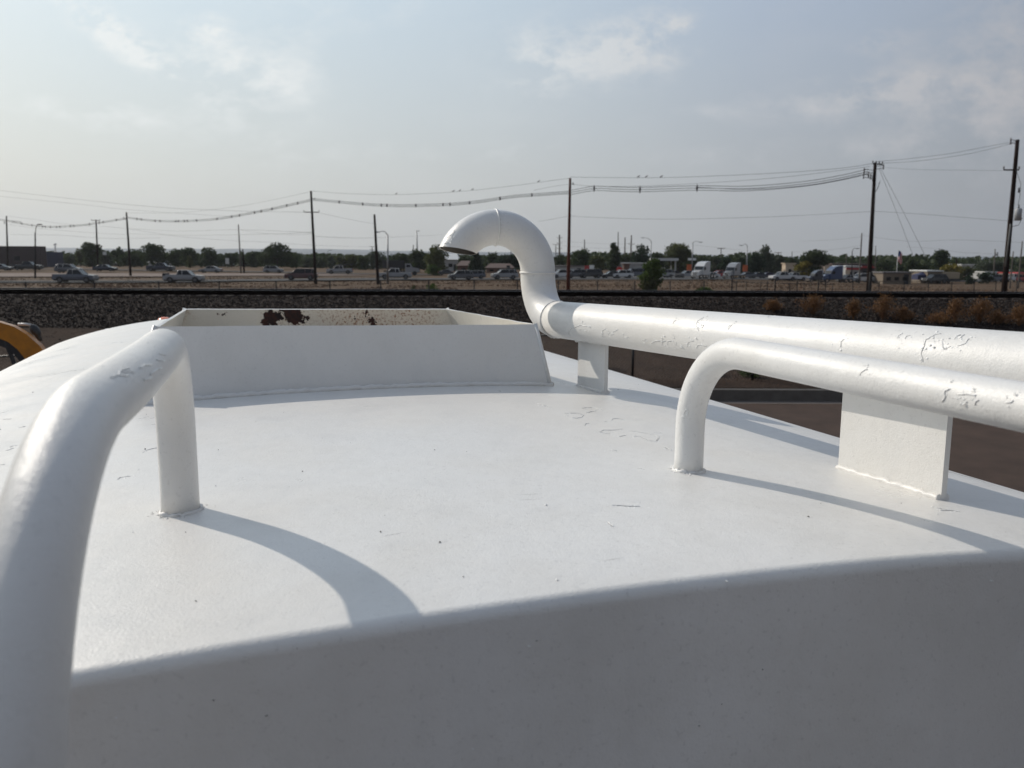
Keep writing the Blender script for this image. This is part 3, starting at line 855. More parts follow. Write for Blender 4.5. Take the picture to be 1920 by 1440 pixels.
# cab, frame and wheels ahead of / below the tank
def cab():
    def rp(u, v, z): return uv(u, v, z - EYE)
    mb = MB(); w = 1.12; rows = []
    for (u, zt, wv, zb) in ((5.75, 2.62, .90, 1.0), (5.80, 2.82, 1.02, .9), (6.1, 2.87, 1.06, .8), (7.0, 2.86, 1.06, .8), (7.3, 2.84, 1.05, .8), (7.75, 2.1, 1.1, .8), (8.0, 1.75, 1.1, .75), (8.9, 1.6, 1.0, .75), (9.05, 1.35, .92, .75)):
        r = []
        for k in range(17):
            a = PI * k / 16; c_, s_ = math.cos(a), math.sin(a)
            ex = .35
            v = VC + wv * (abs(c_) ** ex) * (1 if c_ >= 0 else -1); z = zb + .3 + (zt - zb - .3) * (abs(s_) ** .2 if s_ > 1e-6 else 0)
            r.append(rp(u, v, z))
        r = [rp(u, VC + wv, zb)] + r + [rp(u, VC - wv, zb)]
        rows.append(r)
    n = len(rows[0]); vs = [p for r in rows for p in r]
    fs = [[j * n + i, j * n + i + 1, (j + 1) * n + i + 1, (j + 1) * n + i] for j in range(len(rows) - 1) for i in range(n - 1)] + [list(range(n))[::-1], list(range((len(rows) - 1) * n, len(rows) * n))]
    mb.add(vs, fs, 0, True)
    cb = mb.build('cab', M_['paint'], TR, TO)
    for i in range(5):
        v = VC - .755 + .378 * i
        m2 = MB(); m2.ell(rp(6.2, v, 2.872), (.045, .065, .024), 14, 8, rot=Matrix.Rotation(AZ, 3, 'Z')); m2.build('marker_light', M_['orange'], cb, TO)
    m2 = MB(); p = rp(5.82, VC - 1.0, 2.80)
    m2.box(p, (.16, .06, .10), AZ, bev=.01); m2.build('lifting_lug', M_['paint'], cb, TO)
    m2 = MB(); m2.add([rp(7.34, VC - .92, 2.72), rp(7.34, VC + .92, 2.72), rp(7.78, VC + .98, 2.14), rp(7.78, VC - .98, 2.14)], [[0, 1, 2, 3]]); m2.build('windshield', M_['glass'], cb, TO)
    for s in (-1, 1):
        m2 = MB(); m2.box(rp(3.2 + .0, VC + s * .42, .95), (.09, 10.5, .26), AZ); m2.build('frame_rail', M_['black'], TR, TO)
        for u in (1.3, 2.55, 7.6):
            m2 = MB(); c = rp(u, VC + s * 1.02, .5); m2.tube([c - AV * .15, c - AV * .11, c + AV * .11, c + AV * .15], [.44, .5, .5, .44], 28)
            wh = m2.build('wheel', M_['tyre'], TR, TO)
            m2 = MB(); m2.tube([c - AV * .152 * 1, c + AV * .152], .27, 24); m2.build('rim', M_['rim'], wh, TO)
    for u in (1.0, 3.2, 5.0):
        m2 = MB(); m2.box(rp(u, VC, 1.2), (1.9, .14, .5), AZ); m2.build('tank_saddle', M_['black'], TR, TO)
cab()

# ------------------------------------------------------------------ yellow machine, lower left
def yellow_machine():
    base = at(-60, 800, 8.6); base.z = 0
    t = thing('construction_machine', 'yellow construction machine with a thick arched arm, just behind the left side of the tank', 'machine', base)
    Y = mat('yellow_paint', (.50, .19, .012), .35, var=(.33, .13, .012), vscale=6, coat=.3)
    D = 8.6
    def W(x, y, dy=0): return at(x, y, D + dy)
    outer = [(-260, 640), (-200, 618), (-120, 602), (-60, 598), (0, 602), (30, 611), (55, 626), (78, 646), (100, 675), (118, 712), (130, 760), (138, 830)]
    inner = [(-240, 672), (-190, 648), (-120, 633), (-60, 629), (0, 632), (20, 640), (38, 654), (52, 672), (66, 698), (80, 730), (90, 770), (96, 830)]
    def band(o, i, dy0, dy1, name, m):
        mb = MB(); n = len(o); vs = []
        for dy in (dy0, dy1):
            for a in o: vs.append(W(*a) + Vector((0, dy, 0)))
            for a in i: vs.append(W(*a) + Vector((0, dy, 0)))
        fs = []
        for k in range(n - 1):
            fs += [[k, k + 1, n + k + 1, n + k], [2 * n + k + 1, 2 * n + k, 3 * n + k, 3 * n + k + 1], [k + 1, k, 2 * n + k, 2 * n + k + 1], [n + k, n + k + 1, 3 * n + k + 1, 3 * n + k]]
        mb.add(vs, fs)
        return mb.build(name, m, t, base)
    band(outer, inner, -.05, .02, 'arched_arm', Y)
    inner2 = [(x - 8 * (1 if x > -60 else -1), y + 12) for x, y in inner]
    band(inner, inner2, -.02, .01, 'arm_underside_shade', M_['black'])  # shaded underside of the arm, put in as a black band
    mb = MB(); mb.tube([W(8, 632), W(16, 655), W(30, 690), W(40, 730)], .022, 10); mb.build('strut', M_['black'], t, base)
    mb = MB(); mb.tube([W(34, 608, .1), W(48, 608, .1), W(58, 609, .1)], .014, 10); mb.build('light_bar', mat('lamp_grey', (.5, .5, .5), .4), t, base)
    mb = MB(); a = W(66, 620, .12); mb.ell(a, (.045, .05, .075), 14, 8, rot=Matrix.Rotation(-.5, 3, 'Y')); mb.tube([a, W(76, 640, .12)], [.035, .02], 10); mb.build('mirror', M_['black'], t, base)
    # body
    c = W(-60, 700); mb = MB(); mb.box((c.x, D + .6, 1.15), (2.3, 1.5, .9), bev=.12); mb.build('body', Y, t, base)
    for sx in (-1, 1):
        for dy in (-.15, 1.35):
            mb = MB(); q = Vector((c.x + sx * .8, D + dy, .42)); mb.tube([q - Vector((0, .14, 0)), q - Vector((0, .1, 0)), q + Vector((0, .1, 0)), q + Vector((0, .14, 0))], [.36, .42, .42, .36], 24); w = mb.build('wheel', M_['tyre'], t, base)
            mb = MB(); mb.tube([q - Vector((0, .15, 0)), q + Vector((0, .15, 0))], .2, 18); mb.build('rim', Y, w, base)
yellow_machine()
# ------------------------------------------------------------------ fences
def near_fence():
    pts = [(-15.0, 15.6), (-3.0, 20.4), (24.0, 20.6)]
    mb_rails = MB(); wires = MB(); posts = []
    H = 1.12
    def gz(x, y): return terrain(x, max(y, 19.6)) if y > 19.2 else 0
    t = thing('chainlink_fence', 'black chain link fence with slim posts standing behind the kerb of the lot', 'fence', (0, 20.5, .27))
    og = Vector((0, 20.5, .27))
    for (a, b) in zip(pts[:-1], pts[1:]):
        A = Vector((a[0], a[1], gz(*a))); B = Vector((b[0], b[1], gz(*b)))
        if a[1] < 19: A.z = .0
        L = (B - A).length; n = int(L / 2.9)
        for i in range(n + (1 if b is pts[-1] else 0)): posts.append(A.lerp(B, i / n))
        up = Vector((0, 0, H))
        m2 = MB(); m2.tube([A + up, B + up], .022, 8); m2.build('top_rail', M_['blackmetal'], t, og)
        d = (B - A); step = .085; k = int((L + H) / step)
        for i in range(k):
            s0 = i * step - H
            for sg in (0, 1):
                u0, z0, u1, z1 = (s0, 0, s0 + H, H) if sg == 0 else (s0, H, s0 + H, 0)
                if u0 < 0: z0 += (-u0) * (1 if sg == 0 else -1); u0 = 0
                if u1 > L: z1 -= (u1 - L) * (1 if sg == 0 else -1); u1 = L
                if u1 <= u0: continue
                p, q = A + d * (u0 / L), A + d * (u1 / L); p.z += z0 + .02; q.z += z1 + .02
                off = Vector((0, .003 * (1 if sg else -1), 0))
                wires.tube([p + off, q + off], .0022, 3, caps=False)
    for p in posts:
        mb = MB(); mb.tube([p + Vector((0, 0, -.1)), p + Vector((0, 0, H + .05))], .032, 10); mb.tube([p + Vector((0, 0, H + .05)), p + Vector((0, 0, H + .09))], [.036, .01], 10)
        mb.build('post', M_['blackmetal'], t, og)
    wires.build('wire_mesh', M_['blackmetal'], t, og)
near_fence()

def far_fence():
    A, B = Vector((-26.8, 39.9)), Vector((60, 83.6)); L = (B - A).length; n = int(L / 3.0)
    og = Vector((0, 53, 0))
    t = thing('chainlink_fence', 'grey chain link fence with thin posts running diagonally across the field beyond the railway', 'fence', og)
    tops = []
    for i in range(n + 1):
        p = A.lerp(B, i / n); z = terrain(p.x, p.y); h = 1.75
        tops.append(Vector((p.x, p.y, z + h)))
        mb = MB(); mb.tube([Vector((p.x, p.y, z)), tops[-1]], .035, 8); mb.build('post', M_['wood'] if False else M_['steel_dark'], t, og)
    mb = MB(); mb.tube(tops, .014, 6); mb.build('top_rail', M_['steel_dark'], t, og)
    wm = MB()
    for i in range(n):
        a, b = tops[i], tops[i + 1]
        for k in range(30):
            s = k / 30
            p = a.lerp(b, s); q = a.lerp(b, min(1, s + .5))
            for z0, z1 in ((0, -1.7), (-1.7, 0)): wm.tube([p + Vector((0, 0, z0)), q + Vector((0, 0, z1))], .0016, 3, caps=False)
    wm.build('wire_mesh', M_['steel_dark'], t, og)
M_['steel_dark'] = mat('dull_steel', (.03, .028, .027), .85, spec=.15)
M_['conduit'] = mat('conduit_grey', (.14, .14, .135), .9)
far_fence()
def pipe_barrier():
    og = on_ground(1480, 548, 60); t = thing('pipe_barrier', 'low grey pipe rail barrier beyond the tracks, right of the green bush', 'barrier', og)
    for i in range(8):
        p = at(1372 + i * 27, 545, 96 - i * 1.2); z = terrain(p.x, p.y)
        q = Vector((p.x, p.y, 0))
        mb = MB(); mb.tube([q + Vector((0, 0, z)), q + Vector((0, 0, z + (1.75 if i % 3 == 0 else 1.35)))], .07 if i % 3 == 0 else .035, 8); mb.build('post', M_['steel_dark'], t, og)
    a = at(1372, 545, 96); b = at(1372 + 7 * 27, 545, 96 - 8.4)
    for h in (1.25,):
        mb = MB(); mb.tube([Vector((a.x, a.y, terrain(a.x, a.y) + h)), Vector((b.x, b.y, terrain(b.x, b.y) + h))], .035, 6); mb.build('rail', M_['steel_dark'], t, og)
pipe_barrier()

# ------------------------------------------------------------------ poles
POLES = {}
def pole(key, xt, yt, xb, yb, Y, r, m, label, name='utility_pole', cat='utility pole', group='utility poles along the railway and roads', extra=None):
    B = at(xb, yb, Y); T = at(xt, yt, Y)
    z = terrain(B.x, B.y)
    d = (T - B) / (T.z - B.z); B2 = B + d * (z - B.z)
    lean = Vector((T.x - B2.x, 0, 0)); 
    t = thing(name, label, cat, B2, group=group)
    mb = MB(); n = 6
    mb.tube([B2.lerp(T, i / n) for i in range(n + 1)], [lerp(r * 1.25, r * .75, i / n) for i in range(n + 1)], 10)
    mb.build('shaft', M_[m], t, B2)
    POLES[key] = (B2, T, t)
    if extra: extra(t, B2, T)
    return t
def arm(t, B, p, w, m='wood', th=.06, ins=3, ang=0.):
    """cross arm centred at p with insulators"""
    dx = Vector((math.cos(ang), math.sin(ang), 0)) * w / 2
    mb = MB(); mb.tube([p - dx + Vector((0, -.16, 0)), p + dx + Vector((0, -.16, 0))], th, 4, smooth=False)
    a = mb.build('crossarm', M_[m], t, B)
    for i in range(ins):
        q = p + dx * (2 * i / (ins - 1) - 1) + Vector((0, -.16, .06)) if ins > 1 else p
        mb = MB(); mb.tube([q, q + Vector((0, 0, .1)), q + Vector((0, 0, .22))], [.03, .07, .045], 8); mb.build('insulator', M_['insul'], a, B)
    return a
def bracket(t, B, p, side=1, L=.5, n=1):
    for k in range(n):
        mb = MB(); q = p + Vector((0, 0, -.25 * k)); mb.tube([q, q + Vector((side * L, 0, .12))], .025, 6); mb.tube([q + Vector((side * L, 0, -.02)), q + Vector((side * L, 0, .24))], [.07, .04], 8)
        mb.build('insulator', M_['insul'], t, B)
def px_m(v, Y): return v * Y / FPX
def ex5(t, B, T):
    c = at(584.5, 398, 122); a = arm(t, B, c, px_m(28, 122), ins=3)
    bracket(t, B, at(583.5, 374, 122), 1, .55)
def ex8(t, B, T):
    bracket(t, B, T + Vector((.1, 0, -.35)), 1, .7, 2); bracket(t, B, T + Vector((-.1, 0, -.7)), -1, .9, 4)
    arm(t, B, at(1644, 308, 80), px_m(26, 80), ins=4, ang=.5)
    for i in range(3):
        p = at(1629 + i * 4, 322 + i * 3, 80.0); mb = MB(); mb.tube([p, p + Vector((0, 0, -.55))], [.05, .07], 8); mb.build('cable_terminator', M_['insul'], t, B)
    mb = MB(); mb.tube([at(1640, 362, 79.7), at(1647, 350, 79.7), at(1651, 338, 79.7), at(1648, 345, 79.7)], .03, 6); mb.build('drip_loop', M_['black'], t, B)
    p0, p1 = at(1640.5, 350, 79.6), at(1635, 450, 79.6)
    mb = MB(); mb.tube([p0, p1], .05, 6); mb.build('riser_conduit', M_['steel_dark'], t, B)
    mb = MB(); q = Vector((B.x, B.y - .25, B.z)); mb.tube([q, q + Vector((0, 0, 2.6))], .15, 10); mb.build('ground_sleeve', M_['steel_dark'], t, B)
def ex9(t, B, T):
    arm(t, B, at(1894, 319, 70), px_m(28, 70), ins=2); bracket(t, B, T + Vector((-.05, 0, -.1)), -1, .5, 2)
    p = at(1909, 402, 69.6); mb = MB(); mb.tube([p + Vector((0, 0, -.5)), p + Vector((0, 0, .42)), p + Vector((0, 0, .5))], [.27, .27, .2], 16)
    x = mb.build('transformer', M_['xform'], t, B)
    mb = MB(); mb.tube([p + Vector((0, 0, .5)), p + Vector((0, 0, .8))], [.07, .03], 8); mb.build('bushing', M_['insul'], x, B)
    mb = MB(); mb.tube([at(1905, 318, 69.7), at(1914, 345, 69.7), at(1912, 370, 69.7), at(1909, 385, 69.7)], .02, 6); mb.build('jumper_wire', M_['wire'], t, B)
    mb = MB(); mb.tube([at(1898, 425, 69.7), at(1910, 422, 69.7), at(1917, 408, 69.7)], .025, 6); mb.build('jumper_wire', M_['wire'], t, B)
    q0, q1 = at(1895, 420, 69.7), at(1885, 500, 69.7); mb = MB(); mb.tube([q0, q1], .08, 6); mb.build('riser_conduit', M_['conduit'], t, B)
    mb = MB(); q = at(1911, 352, 69.7); mb.tube([q, q + Vector((0, 0, -.4))], .07, 8); mb.build('cutout', M_['insul'], t, B)
pole('P1', 12, 405, 15, 508, 185, .17, 'wood', 'dark utility pole at the far left edge, in front of the dark brown building', extra=lambda t, B, T: bracket(t, B, T + Vector((0, 0, -1.2)), -1, .6, 3))
pole('P2', 180, 412, 184, 508, 196, .18, 'wood', 'dark utility pole in front of the tree behind the two left pickup trucks', extra=lambda t, B, T: arm(t, B, T + Vector((0, 0, -.15)), 2.0, ins=2))
pole('P3', 237, 398, 245, 518, 160, .19, 'wood', 'thick dark utility pole between the dark sedan and the dark pickup truck', extra=lambda t, B, T: bracket(t, B, T + Vector((0, 0, -1.1)), -1, .6, 2))
pole('P4', 447, 421, 452, 515, 190, .15, 'greywood', 'slim weathered brown utility pole with a short pole close on its right')
pole('P4b', 455, 467, 458, 515, 190, .17, 'wood', 'short dark utility pole right beside the slim brown pole')
pole('P5', 583, 358, 592, 532, 121, .19, 'wood', 'tall dark utility pole with a crossarm, at the front of the dark red SUV', extra=ex5)
pole('P6', 702, 402, 709, 533, 122, .19, 'wood', 'dark utility pole with nothing on top, left of the grey street lamp', extra=None)
pole('P7', 1069, 334, 1065, 552, 94, .17, 'redwood', 'reddish brown utility pole right of the white gooseneck pipe', extra=lambda t, B, T: bracket(t, B, T + Vector((0, 0, -.7)), 1, .35, 1))
pole('P8', 1641, 305, 1628, 550, 80, .19, 'wood', 'tall dark utility pole carrying cable terminators and two guy wires', extra=ex8)
pole('P9', 1908, 262, 1882, 553, 70, .19, 'wood', 'tall dark utility pole with a grey transformer at the right edge', extra=ex9)
pole('A1', 1049, 440, 1049, 505, 260, .26, 'greywood', 'grey pole with stacked insulators just left of the reddish pole', extra=lambda t, B, T: [arm(t, B, T + Vector((0, 0, -1 - 1.6 * i)), 1.6, 'greywood', ins=2) for i in range(4)])
pole('A2', 1042, 458, 1042, 505, 260, .14, 'greywood', 'low grey utility pole with one crossarm beside the white gooseneck', extra=lambda t, B, T: arm(t, B, T + Vector((0, 0, -.1)), 1.8, 'greywood', ins=2))
pole('A3', 1096, 449, 1096, 500, 270, .2, 'greywood', 'pale thin pole rising behind the tree right of the reddish pole')
pole('A4', 1159, 435, 1159, 500, 330, .22, 'greywood', 'faint far pole rising out of the spiky tall tree')
pole('A5', 1172, 445, 1171, 505, 250, .2, 'greywood', 'grey pole without arms, left one of the close pair over the red round sign')
pole('A6', 1184, 441, 1182, 505, 250, .22, 'greywood', 'grey pole with a small crossarm, right one of the close pair over the white building', extra=lambda t, B, T: arm(t, B, T + Vector((0, 0, -2.6)), 1.9, 'greywood', ins=2))
pole('A7', 1352, 465, 1352, 500, 250, .16, 'greywood', 'short T-shaped utility pole between the two orange banners', extra=lambda t, B, T: arm(t, B, T + Vector((0, 0, -.15)), 2.2, 'greywood', th=.09, ins=3))
pole('A8', 1459, 473, 1459, 505, 250, .14, 'greywood', 'small T-shaped utility pole right of the tall dark round tree', extra=lambda t, B, T: arm(t, B, T + Vector((0, 0, -.15)), 1.9, 'greywood', th=.09, ins=3))
pole('A9', 1417, 470, 1417, 520, 250, .14, 'greywood', 'thin pole with a one-sided arm, left of the tall dark round tree', extra=lambda t, B, T: bracket(t, B, T + Vector((0, 0, -.1)), 1, 1.0, 1))
pole('A10', 1485, 471, 1485, 505, 260, .12, 'greywood', 'thin grey pole left of the big tree with yellow leaves')
pole('A11', 1587, 477, 1586, 525, 220, .14, 'greywood', 'thin dark pole left of the curved lamp near the red-trimmed building')
pole('A12', 1616, 437, 1611, 528, 175, .15, 'greywood', 'tall slim grey utility pole standing left of the terminator pole')
pole('A13', 1642, 461, 1641, 520, 210, .12, 'greywood', 'short thin pole right behind the terminator pole')
pole('A14', 1794, 484, 1793, 505, 240, .2, 'wood', 'short thick dark pole over the yellowish bushes')
pole('A15', 1866, 467, 1863, 522, 200, .15, 'greywood', 'utility pole with a small transformer in front of the wide dark tree', extra=lambda t, B, T: (lambda mb: (mb.tube([T + Vector((.4, -.2, -1.6)), T + Vector((.4, -.2, -.7))], .26, 10), mb.build('transformer', M_['xform'], t, B)))(MB()))
pole('A16', 1900, 471, 1894, 534, 150, .11, 'greywood', 'thin grey pole just right of the transformer pole')
pole('A17', 1917, 452, 1910, 526, 150, .12, 'greywood', 'grey pole touching the right edge of the view')
pole('A18', 698, 462, 698, 500, 290, .16, 'greywood', 'faint pole with double arms over the trees left of the armless pole', extra=lambda t, B, T: [arm(t, B, T + Vector((0, 0, -.1 - 1.0 * i)), 1.6, 'greywood', ins=2) for i in range(2)])
pole('A19', 775, 459, 775, 505, 240, .15, 'greywood', 'short grey pole beside the pole with a lamp arm')
pole('A20', 858, 465, 858, 500, 300, .10, 'greywood', 'thin far pole seen under the mouth of the gooseneck pipe')
pole('A21', 958, 462, 958, 505, 260, .14, 'greywood', 'far pole seen inside the bend of the gooseneck pipe')

def lamp(xt, yt, xb, yb, Y, side, w, drop, label, r=.11, m='steel', head='down'):
    B = at(xb, yb, Y); T = at(xt, yt, Y); z = terrain(B.x, B.y); B2 = B + (T - B) * ((z - B.z) / (T.z - B.z))
    t = thing('street_lamp', label, 'street lamp', B2, group='street lamps along the roads')
    mb = MB(); mb.tube([B2, T], [r * 1.2, r * .8], 10); mb.build('column', M_[m], t, B2)
    e = T + Vector((side * px_m(w, Y), 0, px_m(drop, Y)))
    mb = MB(); mb.tube([T - Vector((0, 0, .1)), T.lerp(e, .35) + Vector((0, 0, .3)), T.lerp(e, .7) + Vector((0, 0, .22)), e], [.07, .06, .05, .045], 8); mb.build('arm', M_[m], t, B2)
    mb = MB(); mb.ell(e + Vector((side * .35, 0, -.02)), (.5, .16, .10), 12, 6); mb.build('lamp_head', M_[m], t, B2)
    return t
lamp(66, 436, 66, 508, 150, 1, 6, 15, 'dark bent street lamp in front of the dark brown building', .13, 'steel_dark')
lamp(727, 440, 727, 530, 124, -1, 15, 5, 'pale grey street lamp with its arm reaching left, beside the armless dark pole', .13)
lamp(781, 434, 784, 512, 240, 1, 1, 1, 'grey pole with a small lamp arm in front of the large dark trees', .2)
lamp(1221, 452, 1220, 515, 205, -1, 13, 6, 'pale street lamp whose arm reaches left over the round conifer', .13)
lamp(1299, 455, 1297, 525, 200, 1, 12, 1, 'grey street lamp with its arm reaching right, next to the left orange banner', .14)
lamp(1401, 460, 1400, 525, 200, -1, 9, 0, 'grey street lamp with its arm reaching left, next to the right orange banner', .14)
lamp(1598, 470, 1597, 525, 200, 1, 7, 4, 'curved dark street lamp near the red-trimmed building', .11, 'steel_dark')
lamp(613, 476, 612, 505, 280, 1, 5, 7, 'small far street lamp above the tree line', .12, 'steel_dark')
lamp(1855, 486, 1856, 520, 260, -1, 12, -1, 'faint long-armed street lamp over the wide dark tree', .08)

# ------------------------------------------------------------------ wires
def smooth(pts, n=8):
    out = []
    P = [pts[0]] + pts + [pts[-1]]
    for i in range(1, len(P) - 2):
        for k in range(n):
            t = k / n; a, b, c, d = P[i - 1], P[i], P[i + 1], P[i + 2]
            out.append(((b * 2) + (c - a) * t + (a * 2 - b * 5 + c * 4 - d) * t * t + (b * 3 - a - c * 3 + d) * t ** 3) * .5)
    out.append(pts[-1]); return out
def wirepts(p, Y0, Y1):
    """points given as picture positions, hung between real depths Y0 and Y1"""
    x0, x1 = p[0][0], p[-1][0]; out = []
    for x, y in p:
        # straight line in plan between the two ends
        A, B = at(x0, 480, Y0), at(x1, 480, Y1); r = ray(x, y)
        # intersect ray azimuth with the plan line
        dx, dy = B.x - A.x, B.y - A.y; k = r.x / r.y
        t = (k * A.y - A.x) / (dx - k * dy) if abs(dx - k * dy) > 1e-6 else 0
        out.append(CAM + r * ((A.y + dy * t) / r.y))
    return smooth(out)
def wire(p, Y0, Y1, label, r=.018, m='wire', cat='wire', name='overhead_wire', group='overhead wires'):
    P = wirepts(p, Y0, Y1); mb = MB(); mb.tube(P, r, 5)
    o = mb.build(name, M_[m], None, P[0]); tag(o, label, cat, group); return P
def spacer_cable(p, Y0, Y1, label, marks, sep=.22):
    P = wirepts(p, Y0, Y1); og = P[0]
    t = thing('spacer_cable', label, 'power cable', og, group='bundled power cables with spacers')
    for dx, dz in ((0, .09), (0, -.19), (.06, -.05)):
        mb = MB(); mb.tube([q + Vector((0, dx, dz * sep / .22)) for q in P], .028, 5); mb.build('cable', M_['wire'], t, og)
    for x in marks:
        # find point on cable at that picture column
        best = min(P, key=lambda q: abs((960 + FPX * (q - CAM).dot(Rv) / (q - CAM).dot(Fv)) - x))
        i = P.index(best); mb = MB(); s = sep / .22
        mb.add([best + Vector(v) for v in ((-.11, -.05, -.05 * s), (0, -.05, .22 * s), (.11, -.05, -.05 * s), (0, -.05, -.32 * s), (-.11, .05, -.05 * s), (0, .05, .22 * s), (.11, .05, -.05 * s), (0, .05, -.32 * s))], [(0, 1, 2, 3), (7, 6, 5, 4), (0, 4, 5, 1), (1, 5, 6, 2), (2, 6, 7, 3), (3, 7, 4, 0)])
        mb.build('cable_spacer', M_['insul'], t, og)
spacer_cable([(-60, 405), (12, 413), (40, 416)], 200, 180, 'short stretch of bundled cable entering at the left edge', [])
spacer_cable([(14, 414), (60, 422), (100, 425), (150, 422), (180, 418), (237, 409)], 185, 160, 'bundled cable with many spacers from the leftmost pole to the thick left pole', [41, 59, 80, 84, 93, 108, 113, 133, 138, 167, 186, 194, 216, 221])
spacer_cable([(237, 407), (265, 411), (300, 414), (340, 414), (385, 412), (420, 408), (460, 401), (510, 391), (581, 375)], 160, 121, 'bundled cable with many spacers from the thick left pole to the crossarm pole', [255, 266, 293, 299, 330, 336, 343, 349, 368, 409, 433, 451, 479, 492, 511, 535, 560])
spacer_cable([(585, 373), (636, 378), (680, 382), (715, 384), (760, 385), (800, 384), (850, 382), (900, 377), (960, 368), (1010, 364), (1068, 360)], 121, 94, 'bundled cable with spacers sagging behind the gooseneck pipe', [636, 681, 713, 723, 782, 829, 841, 883, 936, 999])
spacer_cable([(1068, 360), (1114, 352), (1150, 353), (1200, 354), (1307, 351), (1400, 352), (1500, 344), (1570, 333), (1628, 320)], 94, 80, 'thick bundled cable fanning out towards the terminator pole', [1114, 1200, 1307], .36)
wire([(1307, 351), (1400, 355), (1500, 349), (1570, 338), (1630, 324)], 87.5, 80, 'lowest of the fanned cables left of the terminator pole', .022)
wire([(-80, 347), (0, 357), (120, 371), (290, 388), (430, 395), (574, 398)], 150, 121, 'long thin wire from the upper left edge to the crossarm', .016)
wire([(-80, 358), (0, 368), (150, 383), (240, 393), (400, 404), (447, 406)], 175, 185, 'second thin wire from the upper left edge, under the longest one', .016)
wire([(12, 405), (60, 411), (120, 420), (180, 425)], 185, 196, 'thin wire leaving the top of the leftmost pole', .014)
wire([(237, 399), (330, 399), (430, 389), (510, 375), (583, 359)], 160, 121, 'thin top wire rising to the crossarm pole from the left', .014)
P_top1 = wire([(583, 358), (650, 363), (743, 365), (850, 360), (940, 351), (1010, 342), (1069, 334)], 121, 94, 'thin top wire behind the gooseneck pipe with birds on it', .016)
P_top2 = wire([(1069, 332), (1130, 333), (1240, 333), (1340, 330), (1480, 323), (1580, 315), (1641, 306)], 94, 80, 'thin top wire from the reddish pole to the terminator pole with birds on it', .016)
wire([(1000, 357), (1035, 350), (1069, 345)], 96, 94, 'short wire dropping left from the reddish pole', .012)
wire([(1072, 345), (1110, 349), (1200, 349), (1340, 342), (1480, 331), (1632, 312)], 94, 80, 'wire between the top wire and the bundled cable right of the reddish pole', .014)
wire([(1641, 303), (1700, 298), (1780, 288), (1850, 275), (1905, 265)], 80, 70, 'upper of the two close wires rising to the transformer pole', .014)
wire([(1648, 306), (1710, 303), (1790, 293), (1850, 281), (1905, 267)], 80, 70, 'lower of the two close wires rising to the transformer pole', .014)
wire([(1650, 313), (1720, 318), (1800, 319), (1880, 320)], 80, 70, 'nearly level wire between the two tall right poles', .010)
wire([(1640, 396), (1720, 401), (1810, 408), (1893, 414)], 80, 70, 'lower wire between the two tall right poles', .012)
wire([(1066, 405), (1150, 409), (1260, 411), (1400, 408), (1520, 403), (1640, 396)], 94, 80, 'single low wire from the reddish pole to the terminator pole', .012)
wire([(1010, 415), (1040, 410), (1066, 405)], 98, 94, 'short low wire reaching the reddish pole from the left', .012)
wire([(598, 399), (640, 408), (680, 416), (702, 419)], 121, 122, 'wire dropping from the crossarm to the armless pole', .012)
wire([(1648, 316), (1680, 395), (1716, 490)], 80, 84, 'left guy wire slanting down from the terminator pole', .014, name='guy_wire', cat='guy wire', group='guy wires')
wire([(1650, 314), (1690, 390), (1740, 490)], 80, 86, 'right guy wire slanting down from the terminator pole', .014, name='guy_wire', cat='guy wire', group='guy wires')
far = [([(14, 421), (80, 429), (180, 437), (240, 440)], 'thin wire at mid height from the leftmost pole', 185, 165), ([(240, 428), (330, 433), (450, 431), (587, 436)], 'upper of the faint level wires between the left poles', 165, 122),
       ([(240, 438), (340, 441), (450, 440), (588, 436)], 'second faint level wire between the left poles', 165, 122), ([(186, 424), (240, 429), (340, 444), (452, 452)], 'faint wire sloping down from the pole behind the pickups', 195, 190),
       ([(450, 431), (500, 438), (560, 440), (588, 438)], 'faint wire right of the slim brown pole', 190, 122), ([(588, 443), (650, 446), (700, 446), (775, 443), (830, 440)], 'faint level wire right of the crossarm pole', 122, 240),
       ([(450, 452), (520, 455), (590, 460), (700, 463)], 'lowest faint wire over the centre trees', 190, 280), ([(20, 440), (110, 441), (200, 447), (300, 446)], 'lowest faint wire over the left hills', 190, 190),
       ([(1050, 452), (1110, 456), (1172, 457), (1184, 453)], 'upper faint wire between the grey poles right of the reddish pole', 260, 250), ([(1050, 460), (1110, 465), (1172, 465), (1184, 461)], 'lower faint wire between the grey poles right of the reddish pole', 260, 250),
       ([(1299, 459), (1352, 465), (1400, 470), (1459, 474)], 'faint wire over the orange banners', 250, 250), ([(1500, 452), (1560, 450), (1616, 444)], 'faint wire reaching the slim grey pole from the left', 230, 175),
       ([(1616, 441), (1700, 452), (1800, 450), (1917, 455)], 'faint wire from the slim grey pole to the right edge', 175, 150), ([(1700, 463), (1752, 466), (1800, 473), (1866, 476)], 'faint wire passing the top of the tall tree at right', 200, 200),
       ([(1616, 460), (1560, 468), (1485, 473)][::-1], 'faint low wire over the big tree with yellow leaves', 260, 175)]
for p, l, a, b in far: wire(p, a, b, l, .02, 'wirelight')

